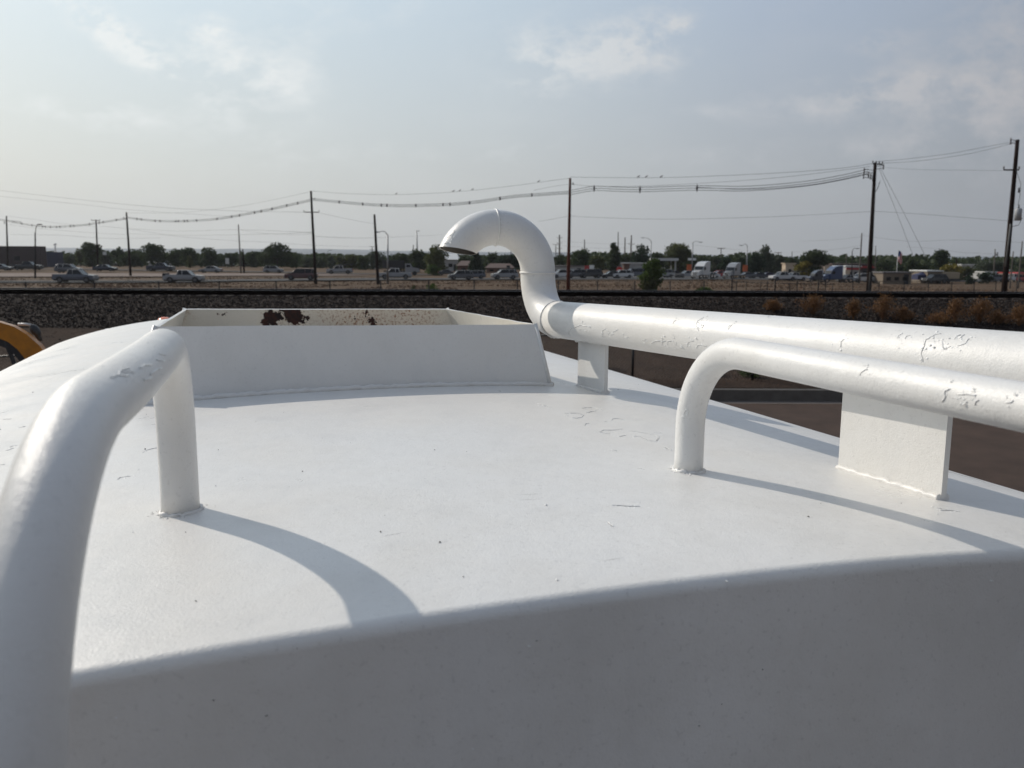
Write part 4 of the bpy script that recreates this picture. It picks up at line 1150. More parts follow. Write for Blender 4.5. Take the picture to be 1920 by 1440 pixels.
# birds on the top wires
def bird(P, x, label):
    q = min(P, key=lambda v: abs((960 + FPX * (v - CAM).dot(Rv) / (v - CAM).dot(Fv)) - x))
    mb = MB(); s = 1.0
    ax = [Vector(v) for v in ((-.20, 0, .045), (-.13, 0, .07), (-.06, 0, .10), (.02, 0, .13), (.07, 0, .17), (.11, 0, .20), (.145, 0, .20), (.19, 0, .19))]
    mb.tube([q + v for v in ax], [.012, .022, .055, .06, .045, .04, .028, .004], 10)
    for y in (-.02, .02): mb.tube([q + Vector((0, y, .09)), q + Vector((0, y, .01))], .006, 5)
    o = mb.build('bird', M_['insul'], None, q); tag(o, label, 'bird', 'birds perched on the top wires')
for x, l in ((743, 'lone small bird on the top wire left of the gooseneck'), (850, 'left bird of the close pair on the top wire over the gooseneck'), (857, 'right bird of the close pair on the top wire over the gooseneck'), (882, 'small bird on the wire just right of the close pair'), (1010, 'small bird on the wire shortly before the reddish pole')): bird(P_top1, x, l)
for x, l in ((1195, 'first small bird on the wire right of the reddish pole'), (1210, 'middle small bird on the wire right of the reddish pole'), (1238, 'third small bird on the wire right of the reddish pole')): bird(P_top2, x, l)

# ------------------------------------------------------------------ vehicles
PAINTS = {}
def vp(name, c, rough=.28, metal=.0):
    if name not in PAINTS: PAINTS[name] = mat('car_paint_' + name, c, rough, metal, coat=.6)
    return PAINTS[name]
for n_, c_ in dict(white=(.50, .50, .50), silver=(.22, .225, .235), grey=(.065, .068, .078), black=(.008, .008, .010), navy=(.010, .012, .028), red=(.13, .012, .014), maroon=(.05, .006, .009), blue=(.012, .032, .10), bluegrey=(.065, .075, .10), brightred=(.30, .02, .02), tan=(.32, .26, .18), purple=(.04, .02, .09)).items(): vp(n_, c_)
PROF = {
 'sedan': dict(L=4.7, W=1.8, zr=.30, belt=.92, roof=1.42, hood=[(2.3, .55), (2.25, .72), (1.0, .92)], back=[(-1.6, .98), (-2.25, .92), (-2.33, .55)], gh=[(1.05, .90), (.35, 1.40), (-.75, 1.42), (-1.65, .96)], wb=1.38, wr=.33),
 'suv': dict(L=4.9, W=1.9, zr=.36, belt=1.08, roof=1.74, hood=[(2.4, .62), (2.36, .92), (1.25, 1.08)], back=[(-2.3, 1.10), (-2.42, .95), (-2.42, .58)], gh=[(1.3, 1.06), (.65, 1.70), (-1.85, 1.74), (-2.32, 1.08)], wb=1.45, wr=.37),
 'pickup': dict(L=5.8, W=2.0, zr=.45, belt=1.18, roof=1.88, hood=[(2.85, .62), (2.82, 1.06), (1.35, 1.18)], back=[(-.75, 1.20), (-2.85, 1.20), (-2.9, .62)], gh=[(1.4, 1.16), (.75, 1.84), (-.62, 1.88), (-.85, 1.18)], wb=1.85, wr=.42),
}
def vehicle(kind, colour, px_, py_, facing, label, scale=1.0, cargo=None, roofc=None, name=None, rot=None, Y0=95):
    p = on_ground(px_, py_, Y0); d = PROF[kind]; z0 = .17
    r0 = rot if rot is not None else (math.atan2(.30, 1) if px_ > 400 else .08)
    rz = r0 + (0 if facing > 0 else PI)
    cat = {'sedan': 'car', 'suv': 'car', 'pickup': 'pickup truck'}[kind]
    t = thing(name or {'sedan': 'sedan_car', 'suv': 'suv_car', 'pickup': 'pickup_truck'}[kind], label, cat, (p.x, p.y, p.z + z0), rz, group='cars and trucks on the roads')
    t.scale = (scale,) * 3
    m = PAINTS[colour]; h = d['W'] / 2
    # lower body with arches
    low = [(d['hood'][0][0], d['zr'] + .08)]
    def archpts(cx):
        R = d['wr'] * 1.16; return [(cx + R * math.cos(a), max(d['zr'], .0) + R * math.sin(a) * .95) for a in [PI * k / 7 for k in range(8)]]
    bottom = [(d['hood'][0][0] - .05, d['zr'])] + archpts(d['wb']) + archpts(-d['wb']) + [(d['back'][-1][0] + .05, d['zr'])]
    prof = [(x, z) for x, z in d['hood']] + [(x, z) for x, z in d['back']] + bottom[::-1]
    mb = MB(); mb.prism(prof, -h, h, 0, top_in=.07, zr=(d['zr'] + .35, d['belt']))
    mb.prism([(d['hood'][0][0] - .06, .28), (d['hood'][0][0] - .1, d['zr'] + .1), (d['back'][-1][0] + .1, d['zr'] + .1), (d['back'][-1][0] + .1, .28)], -h * .8, h * .8, 1)
    body = mb.build('body', [m, M_['black']], t)
    g = d['gh']
    mb = MB(); mb.prism(g, -h * .93, h * .93, 0, top_in=.2, zr=(d['belt'], d['roof'])); mb.build('windows', M_['glass'], t)
    rm = PAINTS[roofc] if roofc else m
    mb = MB(); xr0, xr1 = g[1][0] + .03, g[2][0] - .03
    mb.box(((xr0 + xr1) / 2, 0, d['roof'] - .005), (xr0 - xr1, h * 2 * .93 * .82, .05), bev=.03)
    for s in (-1, 1):
        for (a, b) in ((g[0], g[1]), (g[3], g[2])):
            mb.tube([(a[0], s * h * .92, a[1]), (b[0], s * h * .755, b[1])], .045, 5)
        xm = (g[1][0] + g[2][0]) / 2 - .1
        mb.tube([(xm, s * h * .935, d['belt']), (xm, s * h * .755, d['roof'])], .04, 5)
        if kind == 'suv': mb.tube([(xm - 1.0, s * h * .935, d['belt']), (xm - 1.0, s * h * .755, d['roof'])], .05, 5)
    mb.build('roof', rm, t)
    if kind == 'pickup':
        mb = MB(); mb.box((-1.85, 0, 1.19), (1.85, h * 1.62, .03)); mb.build('truck_bed', M_['black'], t)
    for sx in (1, -1):
        for s in (-1, 1):
            c = Vector((sx * d['wb'], s * (h - .13), d['wr'])); mb = MB(); mb.tube([c - Vector((0, .12, 0)), c - Vector((0, .09, 0)), c + Vector((0, .09, 0)), c + Vector((0, .12, 0))], [d['wr'] * .88, d['wr'], d['wr'], d['wr'] * .88], 18)
            w = mb.build('wheel', M_['tyre'], t); mb = MB(); mb.tube([c - Vector((0, .125, 0)), c + Vector((0, .125, 0))], d['wr'] * .62, 12); mb.build('rim', M_['rim'], w)
    for s in (-1, 1):
        mb = MB(); mb.box((d['hood'][1][0] - .02, s * h * .74, (d['hood'][0][1] + d['hood'][1][1]) / 2 + .02), (.12, .34, .16), bev=.02); mb.build('headlight', M_['lamp'], t)
        mb = MB(); mb.box((d['back'][-1][0] + .03, s * h * .82, d['belt'] - .18), (.12, .2, .22), bev=.02); mb.build('taillight', M_['tail'], t)
        mb = MB(); mb.box((g[0][0] - .25, s * (h + .08), d['belt'] + .08), (.14, .18, .14), bev=.02); mb.build('mirror', M_['black'], t)
    mb = MB(); mb.box((d['hood'][0][0] + .02, 0, .52), (.12, h * 1.9, .2), bev=.03); mb.build('bumper', M_['black'] if colour in ('black', 'navy') else M_['rim'], t)
    mb = MB(); mb.box((d['back'][-1][0] - .02, 0, .52), (.12, h * 1.9, .2), bev=.03); mb.build('bumper', M_['black'] if kind != 'pickup' else M_['rim'], t)
    if cargo == 'toolbox':
        mb = MB(); mb.box((-2.7, 0, 1.15), (.5, 1.9, .55), bev=.04); mb.build('tail_box', M_['black'], t)
    if cargo == 'ladder_rack':
        mb = MB()
        for x in (-2.6, -1.2, .2):
            mb.tube([(x, -.85, 1.2), (x, -.85, 2.1), (x, .85, 2.1), (x, .85, 1.2)], .05, 6)
        mb.box((-1.3, 0, 2.16), (3.4, .7, .14)); mb.build('ladder_rack', M_['black'], t)
    return t
V = vehicle
V('sedan', 'grey', 2, 509, 1, 'grey sedan cut off by the left edge', rot=.05)
V('pickup', 'black', 53, 508, 1, 'black pickup truck in front of the dark brown building', 1.0, rot=.05)
V('suv', 'grey', 129, 513, 1, 'light grey SUV partly hidden behind the larger grey pickup', rot=.05, roofc='white')
V('pickup', 'bluegrey', 143, 532, 1, 'large blue-grey pickup truck nearest on the left part of the road', rot=.06, roofc='silver')
V('sedan', 'navy', 198, 510, 1, 'dark sedan left of the thick left pole', rot=.05, roofc='silver')
V('pickup', 'navy', 302, 510, 1, 'dark navy pickup truck below the tallest left tree', rot=.05)
V('pickup', 'silver', 346, 532, 1, 'silver pickup truck with a dark box at the tail on the near road', .96, cargo='toolbox', rot=.08, roofc='white')
V('sedan', 'silver', 395, 513, -1, 'pale sedan behind the cab of the silver pickup', rot=.08)
V('suv', 'silver', 513, 513, 1, 'small pale SUV in front of the big round tree', .9, rot=.12)
V('suv', 'maroon', 565, 527, -1, 'dark red SUV just left of the crossarm pole', 1.08, rot=.12)
V('pickup', 'silver', 637, 515, -1, 'white and grey work pickup with a rack, right of the crossarm pole', 1.0, cargo='ladder_rack', rot=.14, roofc='white')
V('pickup', 'silver', 741, 525, -1, 'pale pickup truck under the grey street lamp', 1.0, rot=.15, roofc='white')
V('sedan', 'black', 838, 517, 1, 'small dark sedan below the gooseneck mouth', .85, rot=.2)
V('suv', 'grey', 864, 526, -1, 'grey SUV under the gooseneck, front one of two close cars', .92, rot=.22, roofc='silver')
V('suv', 'bluegrey', 889, 524, -1, 'blue-grey SUV under the gooseneck, rear one of two close cars', .85, rot=.22, roofc='silver')
V('suv', 'silver', 946, 525, -1, 'silver SUV seen through the bend of the gooseneck pipe', 1.0, rot=.22)
V('suv', 'white', 1054, 523, -1, 'white car just left of the reddish pole', .95, rot=.25)
V('suv', 'grey', 1081, 523, -1, 'dark grey SUV just right of the reddish pole', .95, rot=.25)
V('suv', 'black', 1106, 523, -1, 'black SUV under the two square signs', 1.0, rot=.25)
V('sedan', 'black', 1146, 523, -1, 'black sedan under the spiky tall tree', .95, rot=.25)
V('suv', 'white', 1166, 523, -1, 'white SUV below the round red sign', .9, rot=.25)
V('suv', 'bluegrey', 1188, 522, -1, 'blue-grey SUV left of the big green bush', 1.05, rot=.25)
V('suv', 'silver', 1243, 522, -1, 'silver car just right of the big green bush', .95, rot=.25)
V('sedan', 'grey', 1260, 522, -1, 'grey car under the petrol station canopy', .95, rot=.25, roofc='navy')
V('sedan', 'silver', 1288, 522, -1, 'tan-grey sedan with bright headlights beside the left white semi truck', 1.0, rot=.25)
V('sedan', 'brightred', 1349, 522, -1, 'bright red sedan between the two semi trucks', 1.1, rot=.25)
V('sedan', 'white', 1333, 522, -1, 'small white sedan ahead of the bright red one', .8, rot=.25)
V('sedan', 'grey', 1399, 523, -1, 'dark grey sedan under the right orange banner', .95, rot=.25)
V('sedan', 'navy', 1420, 523, -1, 'navy sedan under the dark round tree', .95, rot=.25)
V('sedan', 'purple', 1438, 523, -1, 'dark purple sedan with a bright front, left of the white pickups', .95, rot=.25)
V('pickup', 'white', 1467, 528, -1, 'white pickup truck, first of the white work trucks', .95, rot=.25)
V('pickup', 'white', 1489, 528, -1, 'white pickup truck, second of the white work trucks by the yellow-leaved tree', .9, rot=.25, cargo='ladder_rack')
V('pickup', 'silver', 1590, 531, -1, 'silver pickup truck right of the blue tractor truck', .85, rot=.25)
V('suv', 'white', 1615, 531, -1, 'white SUV glinting left of the terminator pole', 1.1, rot=.25)
V('suv', 'black', 1752, 532, -1, 'black SUV with a bright windscreen glint beside the navy tent', 1.1, rot=.2)
V('suv', 'bluegrey', 1862, 530, -1, 'blue-grey car behind the field at far right', 1.0, rot=.2)
V('pickup', 'white', 1900, 530, 1, 'white pickup truck just right of the transformer pole', 1.0, rot=.2)
V('suv', 'brightred', 1916, 530, 1, 'red car at the far right edge', 1.0, rot=.2)

def semi(px_, py_, colour, label, s=1.0, rz=-PI / 2 - .75, hood=False):
    p = on_ground(px_, py_, 120); m = PAINTS[colour]
    t = thing('semi_truck', label, 'semi truck', (p.x, p.y, p.z + .17), rz, group='semi trucks'); t.scale = (s,) * 3
    mb = MB(); mb.prism([(1.6, .9), (1.6, 2.0), (1.25, 2.9), (.2, 3.75), (-1.5, 3.95), (-1.5, .9)], -1.2, 1.2, top_in=.08, zr=(2.6, 3.9)); mb.build('cab', m, t)
    mb = MB(); mb.prism([(3.2, .8), (3.15, 1.6), (1.62, 1.95), (1.62, .8)], -1.0, 1.0, top_in=.15, zr=(1.2, 1.9)); mb.build('hood', m, t)
    mb = MB(); mb.prism([(1.66, 2.05), (1.33, 2.82), (1.26, 2.78), (1.56, 2.02)], -1.05, 1.05); mb.build('windshield', M_['glass'], t)
    for sd in (-1, 1):
        mb = MB(); mb.box((.85, sd * 1.19, 2.35), (.8, .06, .65)); mb.build('side_window', M_['glass'], t)
        mb = MB(); mb.tube([(-1.65, sd * 1.0, .9), (-1.65, sd * 1.0, 3.9)], .09, 8); mb.build('exhaust_stack', M_['chrome'], t)
        for x in (2.4, -2.6, -3.8):
            c = Vector((x, sd * 1.0, .5)); mb = MB(); mb.tube([c - Vector((0, .16, 0)), c + Vector((0, .16, 0))], .5, 16); w = mb.build('wheel', M_['tyre'], t)
            mb = MB(); mb.tube([c - Vector((0, .17, 0)), c + Vector((0, .17, 0))], .27, 12); mb.build('rim', M_['chrome'], w)
        mb = MB(); mb.box((3.15, sd * .75, 1.05), (.12, .3, .2)); mb.build('headlight', M_['lamp'], t)
    mb = MB(); mb.box((-1.6, 0, .85), (6.6, .9, .25)); mb.build('chassis', M_['black'], t)
    mb = MB(); mb.box((3.22, 0, 1.15), (.06, 1.1, .8)); mb.build('grille', M_['chrome'], t)
    mb = MB(); mb.box((3.3, 0, .6), (.2, 2.2, .35), bev=.05); mb.build('bumper', M_['chrome'], t)
    return t
semi(1316, 524, 'white', 'white semi truck cab with tall sleeper beside the left orange banner', .86)
semi(1374, 524, 'silver', 'silver semi truck cab with tall sleeper beside the right orange banner', .84)
semi(1562, 532, 'blue', 'blue tractor truck with rounded roof right of the yellow-leaved tree', .85, PI + .25)
semi(1530, 531, 'navy', 'dark navy truck half hidden behind the yellow-leaved tree', .6, PI + .25)

def dump_truck():
    p = on_ground(752, 518, 110); t = thing('dump_truck', 'grey truck with a tall black cargo box behind the pale pickup', 'truck', (p.x, p.y, p.z + .17), .15); L = 1
    mb = MB(); mb.box((-1.6, 0, 2.35), (4.6, 2.3, 1.7), bev=.05); mb.build('cargo_box', M_['black'], t)
    mb = MB(); mb.prism([(3.9, .7), (3.85, 1.5), (2.5, 1.75), (2.0, 2.5), (.9, 2.55), (.9, .7)], -1.05, 1.05, top_in=.12, zr=(1.7, 2.5)); mb.build('cab', PAINTS['silver'], t)
    mb = MB(); mb.prism([(2.56, 1.78), (2.1, 2.44), (2.0, 2.40), (2.4, 1.74)], -.92, .92); mb.build('windshield', M_['glass'], t)
    for sd in (-1, 1):
        mb = MB(); mb.box((1.55, sd * 1.04, 2.05), (.8, .05, .5)); mb.build('side_window', M_['glass'], t)
        for x in (2.9, -1.6, -2.8):
            c = Vector((x, sd * .95, .48)); mb = MB(); mb.tube([c - Vector((0, .15, 0)), c + Vector((0, .15, 0))], .48, 16); mb.build('wheel', M_['tyre'], t)
        mb = MB(); mb.box((3.85, sd * .75, 1.15), (.12, .28, .2)); mb.build('headlight', M_['lamp'], t)
    mb = MB(); mb.box((0, 0, .9), (7.4, .8, .25)); mb.build('chassis', M_['black'], t)
dump_truck()

# ------------------------------------------------------------------ buildings and signs
BM = dict(brown=mat('dark_brown_wall', (.06, .042, .042), .85, var=(.06, .045, .042), vscale=.5), navy=mat('dark_blue_wall', (.05, .055, .085), .85), white=mat('white_wall', (.36, .36, .355), .7, var=(.30, .30, .29), vscale=.6), cream=mat('cream_wall', (.48, .38, .28), .8), brick=mat('brick_wall', (.16, .085, .06), .85, var=(.12, .065, .05), vscale=.8), roofg=mat('grey_shingle', (.14, .13, .13), .9), roofb=mat('brown_shingle', (.10, .065, .055), .9), tan=mat('tan_wall', (.17, .135, .10), .85), metal=mat('pale_metal_roof', (.62, .62, .60), .45), redtrim=mat('red_trim', (.35, .03, .03), .6), orange=mat('orange_banner', (.45, .10, .03), .7), red=mat('red_sign', (.45, .02, .02), .5), signw=mat('white_sign', (.7, .7, .68), .5), tarp=mat('navy_tarp', (.012, .016, .06), .7), dark=mat('dark_opening', (.02, .02, .022), .8), canopy=mat('canopy_edge', (.5, .5, .5), .5))
def building(px0, px1, ytop, ybase, Y, depth, wall, roof, label, gable=None, wins=3, door=True, name='building', trim=None, over=.25, group='buildings beyond the roads'):
    a, b = at(px0, ybase, Y), at(px1, ybase, Y); cx = (a.x + b.x) / 2; w = b.x - a.x
    z0 = min(terrain(cx, Y), a.z); z1 = at((px0 + px1) / 2, ytop, Y).z
    og = Vector((cx, Y + depth / 2, z0)); t = thing(name, label, 'building', og, group=group); h = z1 - z0
    hw = h if gable is None else h * (1 - gable)
    mb = MB(); mb.box((0, 0, hw / 2), (w, depth, hw)); mb.build('wall', BM[wall], t)
    mb = MB()
    if gable is None:
        mb.box((0, 0, hw + .12), (w + over * 2, depth + over * 2, .24))
    else:
        e = over * 2; mb.add([(-w / 2 - e, -depth / 2 - e, hw), (w / 2 + e, -depth / 2 - e, hw), (w / 2 + e, depth / 2 + e, hw), (-w / 2 - e, depth / 2 + e, hw), (-w / 2 + w * .12, 0, h), (w / 2 - w * .12, 0, h)], [(0, 1, 5, 4), (2, 3, 4, 5), (1, 2, 5), (3, 0, 4), (0, 3, 2, 1)])
    mb.build('roof', BM[roof], t)
    if trim:
        mb = MB(); mb.box((0, -depth / 2 - .15, hw * .86), (w * 1.01, .2, hw * .12)); mb.build('fascia', BM[trim], t)
    n = wins
    for i in range(n):
        x = -w / 2 + w * (i + .7) / (n + .5); mb = MB(); mb.box((x, -depth / 2 - .03, hw * .5), (min(1.6, w / (n + 1) * .6), .08, min(1.2, hw * .3))); mb.build('window', M_['glass'], t)
    if door:
        mb = MB(); mb.box((w * .32, -depth / 2 - .03, 1.05), (1.0, .08, 2.1)); mb.build('door', BM['dark'], t)
    return t
building(-60, 78, 463, 505, 235, 3, 'brown', 'brown', 'large flat dark brown building at the left edge', wins=2, door=False, over=.0)
building(84, 110, 474, 503, 250, 3, 'navy', 'navy', 'dark blue flat building attached right of the brown building', wins=0, door=False, over=0)
building(858, 897, 489, 508, 230, 10, 'brick', 'roofb', 'low brown brick house below the gooseneck mouth', gable=.4, wins=2)
building(833, 858, 475, 500, 260, 9, 'white', 'metal', 'white gabled house under the tip of the gooseneck', gable=.35, wins=1)
building(912, 962, 494, 512, 230, 9, 'brick', 'roofb', 'low reddish house seen inside the gooseneck bend', gable=.45, wins=3)
building(1036, 1096, 500, 518, 215, 12, 'white', 'roofg', 'low pale building behind the reddish pole', wins=4)
building(1155, 1212, 494, 518, 225, 6, 'white', 'metal', 'pale white low building left of the big green bush', wins=3)
building(1170, 1180, 496, 518, 214, 3, 'brick', 'brick', 'narrow reddish brick tower in front of the pale building', wins=0, door=False)
building(1472, 1490, 495, 520, 225, 3, 'cream', 'cream', 'cream building left of the yellow-leaved tree', wins=1)
building(1560, 1640, 496, 528, 225, 14, 'brown', 'roofb', 'dark low building with red trim behind the blue tractor', wins=3, trim='redtrim')
building(1585, 1612, 500, 528, 205, 8, 'white', 'metal', 'small white shop with a red fascia behind the blue tractor', wins=2, trim='redtrim')
building(1655, 1708, 512, 530, 175, 5, 'tan', 'roofg', 'long low tan building with a dark roof right of the terminator pole', wins=3)
building(1738, 1765, 509, 530, 185, 8, 'tan', 'metal', 'small grey-roofed building behind the navy tent', wins=1)
building(1802, 1834, 497, 520, 290, 14, 'white', 'metal', 'white warehouse behind the yellowish bushes', wins=1)
building(1846, 1868, 511, 528, 230, 8, 'white', 'metal', 'small white shed in front of the wide dark tree', wins=1)
building(1890, 1916, 504, 522, 290, 14, 'white', 'metal', 'white metal roof building right of the transformer pole', gable=.5, wins=1)
building(1908, 1935, 513, 528, 200, 8, 'cream', 'redtrim', 'pale pink building with red base at the right edge', wins=1)
building(200, 240, 489, 500, 300, 10, 'white', 'metal', 'pale low house among the left trees', gable=.4, wins=1)
building(279, 298, 488, 500, 280, 10, 'white', 'metal', 'pale low house behind the dark navy pickup', gable=.3, wins=1)
building(408, 424, 493, 502, 290, 9, 'white', 'metal', 'small pale house left of the slim brown pole', gable=.4, wins=1)
building(684, 700, 494, 503, 280, 8, 'white', 'metal', 'small pale house right of the work pickup', gable=.5, wins=1)

def canopy():
    a, b = at(1228, 487, 225), at(1273, 487, 225); cx = (a.x + b.x) / 2; z = terrain(cx, 225); og = Vector((cx, 230, z)); t = thing('station_canopy', 'flat petrol station canopy with a pale edge behind the big green bush', 'canopy', og)
    h = at(1250, 484, 225).z - z
    mb = MB(); mb.box((0, 0, h - .35), (b.x - a.x, 9, .7)); mb.build('roof', BM['canopy'], t)
    for x in (-.42, .42):
        for y in (-3, 3):
            mb = MB(); mb.box((x * (b.x - a.x), y, (h - .7) / 2), (.35, .35, h - .7)); mb.build('column', BM['canopy'], t)
    for y in (0,):
        mb = MB(); mb.box((0, y, .9), (1.0, .6, 1.8), bev=.05); mb.build('fuel_pump', BM['signw'], t)
canopy()
def sign(px0, px1, y0, y1, Y, m, label, ybase, round_=False, name='sign', both=None, group='signs along the far street'):
    a, b = at(px0, y1, Y), at(px1, y0, Y); cx = (a.x + b.x) / 2; z = terrain(cx, Y); og = Vector((cx, Y, z)); t = thing(name, label, 'sign', og, group=group)
    w = b.x - a.x; zc = (a.z + b.z) / 2 - z; hh = b.z - a.z
    mb = MB(); mb.tube([(0, .1, 0), (0, .1, zc)], .09, 8); mb.build('post', M_['steel_dark'], t)
    mb = MB()
    if round_: mb.tube([(0, -.08, zc), (0, .08, zc)], w / 2, 24)
    else: mb.box((0, 0, zc), (w, .16, hh), bev=0)
    mb.build('panel', BM[m], t); return t
sign(1096, 1105, 498, 508, 200, 'redtrim', 'dark red square sign left of the white one', 520)
sign(1105, 1114, 497, 508, 200, 'signw', 'white square sign beside the dark red one', 520)
sign(1156, 1167, 500, 511, 200, 'red', 'round red sign over the white SUV', 520, True)
sign(1288, 1297, 496, 509, 195, 'orange', 'orange banner on the left street lamp, beside the white semi truck', 522, name='banner')
sign(1393, 1402, 497, 509, 195, 'orange', 'orange banner on the right street lamp, beside the silver semi truck', 522, name='banner')
sign(1545, 1556, 497, 508, 205, 'cream', 'pink and cream square sign right of the yellow-leaved tree', 525)
sign(1585, 1594, 506, 514, 190, 'cream', 'small cream sign over the silver pickup', 525)
sign(423, 429, 484, 495, 270, 'signw', 'slim white panel left of the slim brown pole', 500)
sign(193, 199, 472, 478, 260, 'signw', 'bright white panel high beside the pole at the left trees', 500)
sign(1290, 1305, 484, 488, 225, 'signw', 'wide white overhead panel left of the white semi truck', 522)

def flag():
    B = at(1681, 512, 185); T = at(1684.5, 467, 185); z = terrain(B.x, B.y); B.z = z; T = Vector((B.x, B.y, T.z))
    t = thing('flagpole', 'white flagpole with a red, white and blue flag behind the long tan building', 'flagpole', B)
    mb = MB(); mb.tube([B, T], [.10, .05], 8); mb.build('pole', BM['signw'], t, B)
    mb = MB(); n = 13; H, Lf = 1.9, 2.2
    # flag hanging limp, folded along its fly
    for i in range(n):
        for k in range(8):
            def q(i_, k_):
                s = k_ / 8; return T + Vector((.06 + s * .85 + .06 * math.sin(i_), .18 * math.sin(s * 9 + i_ * .2), -.15 - i_ * .19 - s * .75))
            mi = 2 if (i < 7 and k < 4) else (0 if i % 2 == 0 else 1)
            mb.add([q(i, k), q(i, k + 1), q(i + 1, k + 1), q(i + 1, k)], [[0, 1, 2, 3]], mi)
    mb.build('flag', [mat('flag_red', (.5, .05, .05), .8), mat('flag_white', (.6, .58, .56), .8), mat('flag_blue', (.03, .05, .16), .8)], t, B)
flag()
def tent():
    p = on_ground(1728, 531, 120); t = thing('tent', 'navy blue canopy tent between the tan building and the black SUV', 'tent', p)
    mb = MB(); mb.box((0, 0, 1.3), (3.3, 3, 1.0)); mb.add([(-1.7, -1.6, 1.8), (1.7, -1.6, 1.8), (1.7, 1.6, 1.8), (-1.7, 1.6, 1.8), (0, 0, 2.5)], [(0, 1, 4), (1, 2, 4), (2, 3, 4), (3, 0, 4)]); mb.build('cover', BM['tarp'], t)
    for x in (-1.5, 1.5):
        for y in (-1.4, 1.4):
            mb = MB(); mb.tube([(x, y, 0), (x, y, 1.0)], .04, 6); mb.build('leg', M_['steel'], t)
tent()
def trailer():
    p = on_ground(1776, 531, 120); t = thing('box_trailer', 'tan box trailer on a dark flatbed left of the dark bushes at right', 'trailer', (p.x, p.y, p.z), .05)
    mb = MB(); mb.box((0, 0, 1.75), (4.2, 2.2, 1.4), bev=.06); mb.build('box', PAINTS['tan'], t)
    mb = MB(); mb.box((0, 0, .75), (4.8, 2.1, .45)); mb.build('bed', M_['black'], t)
    for x in (-1.2, -.3):
        for s in (-1, 1):
            mb = MB(); c = Vector((x, s * .95, .36)); mb.tube([c - Vector((0, .12, 0)), c + Vector((0, .12, 0))], .36, 14); mb.build('wheel', M_['tyre'], t)
trailer()
def tower():
    z = 0; p = at(103, 458, 2600); og = Vector((p.x, 2600, 20)); t = thing('water_tower', 'faint far water tower on the hazy horizon at left', 'water tower', og)
    mb = MB(); mb.tube([(0, 0, 0), (0, 0, p.z - 20)], [3, 2], 10); mb.build('stem', BM['metal'], t)
    mb = MB(); mb.ell((0, 0, p.z - 20), (5, 5, 4), 14, 8); mb.build('tank', BM['metal'], t)
tower()

# ------------------------------------------------------------------ trees and plants
def leafmat(name, c, v, trans=.25):
    m = mat(name, c, .75, var=v, vscale=.9, trans=trans, spec=.2, var_detail=3); return m
LEAF = [leafmat('dark_green_leaves', (.030, .040, .022), (.060, .075, .035)), leafmat('olive_leaves', (.055, .062, .028), (.095, .095, .04)), leafmat('grey_green_leaves', (.050, .060, .045), (.085, .095, .07)), leafmat('yellow_leaves', (.13, .11, .03), (.20, .15, .035)), leafmat('bush_green_leaves', (.045, .070, .022), (.10, .125, .04)), leafmat('conifer_needles', (.018, .030, .020), (.035, .05, .03)), leafmat("rust_weed", (.14, .062, .030), (.20, .12, .062))]
M_['bark'] = mat('bark', (.06, .045, .035), .9, var=(.04, .03, .025), vscale=3)
def crown(mb, w, h, z0, rnd, shape, n, leaf, mi=0, deep=None):
    deep = deep or w * .8
    lobes = []
    if shape == 'cone':
        for i in range(9):
            t = i / 8; lobes.append((Vector((rnd.uniform(-.05, .05) * w, 0, z0 + h * (.08 + .86 * t))), Vector((w * .5 * (1 - t * .88), deep * .5 * (1 - t * .88), h * .10))))
    elif shape == 'column':
        for i in range(8):
            t = i / 7; k = .35 + .65 * math.sin(PI * (.15 + .75 * t)); lobes.append((Vector((rnd.uniform(-.14, .14) * w, rnd.uniform(-.1, .1) * deep, z0 + h * (.1 + .8 * t))), Vector((w * .42 * k, deep * .42 * k, h * .14))))
    else:
        k = 16 if shape == 'broad' else 14
        for i in range(k):
            a = rnd.uniform(0, 6.28); rr = rnd.uniform(.1, .62) ** .8; t = rnd.random()
            wd = math.sin(PI * (.22 + .66 * t))
            s = rnd.uniform(.20, .34)
            lobes.append((Vector((math.cos(a) * rr * w * .66 * wd, math.sin(a) * rr * deep * .5, z0 + h * (.06 + .80 * t))), Vector((w * s * 1.08, deep * s, h * s * .66))))
    tot = sum(l[1].x * l[1].z for l in lobes)
    for c, r in lobes:
        m = max(8, int(n * r.x * r.z / tot))
        for _ in range(m):
            d = Vector((rnd.gauss(0, 1), rnd.gauss(0, 1), rnd.gauss(0, 1))).normalized() * (rnd.random() ** .38) * rnd.uniform(.85, 1.12)
            p = c + Vector((d.x * r.x, d.y * r.y, d.z * r.z))
            s = leaf * rnd.uniform(.6, 1.5)
            a = Vector((rnd.gauss(0, 1), rnd.gauss(0, 1), rnd.gauss(0, .7))).normalized(); b = a.orthogonal(); b.rotate(Matrix.Rotation(rnd.uniform(0, 6.28), 3, a))
            q = a.cross(b)
            mb.add([p - b * s * .5, p + q * s * .35 + b * s * .1, p + b * s * .55, p - q * s * .38], [[0, 1, 2, 3]], mi)
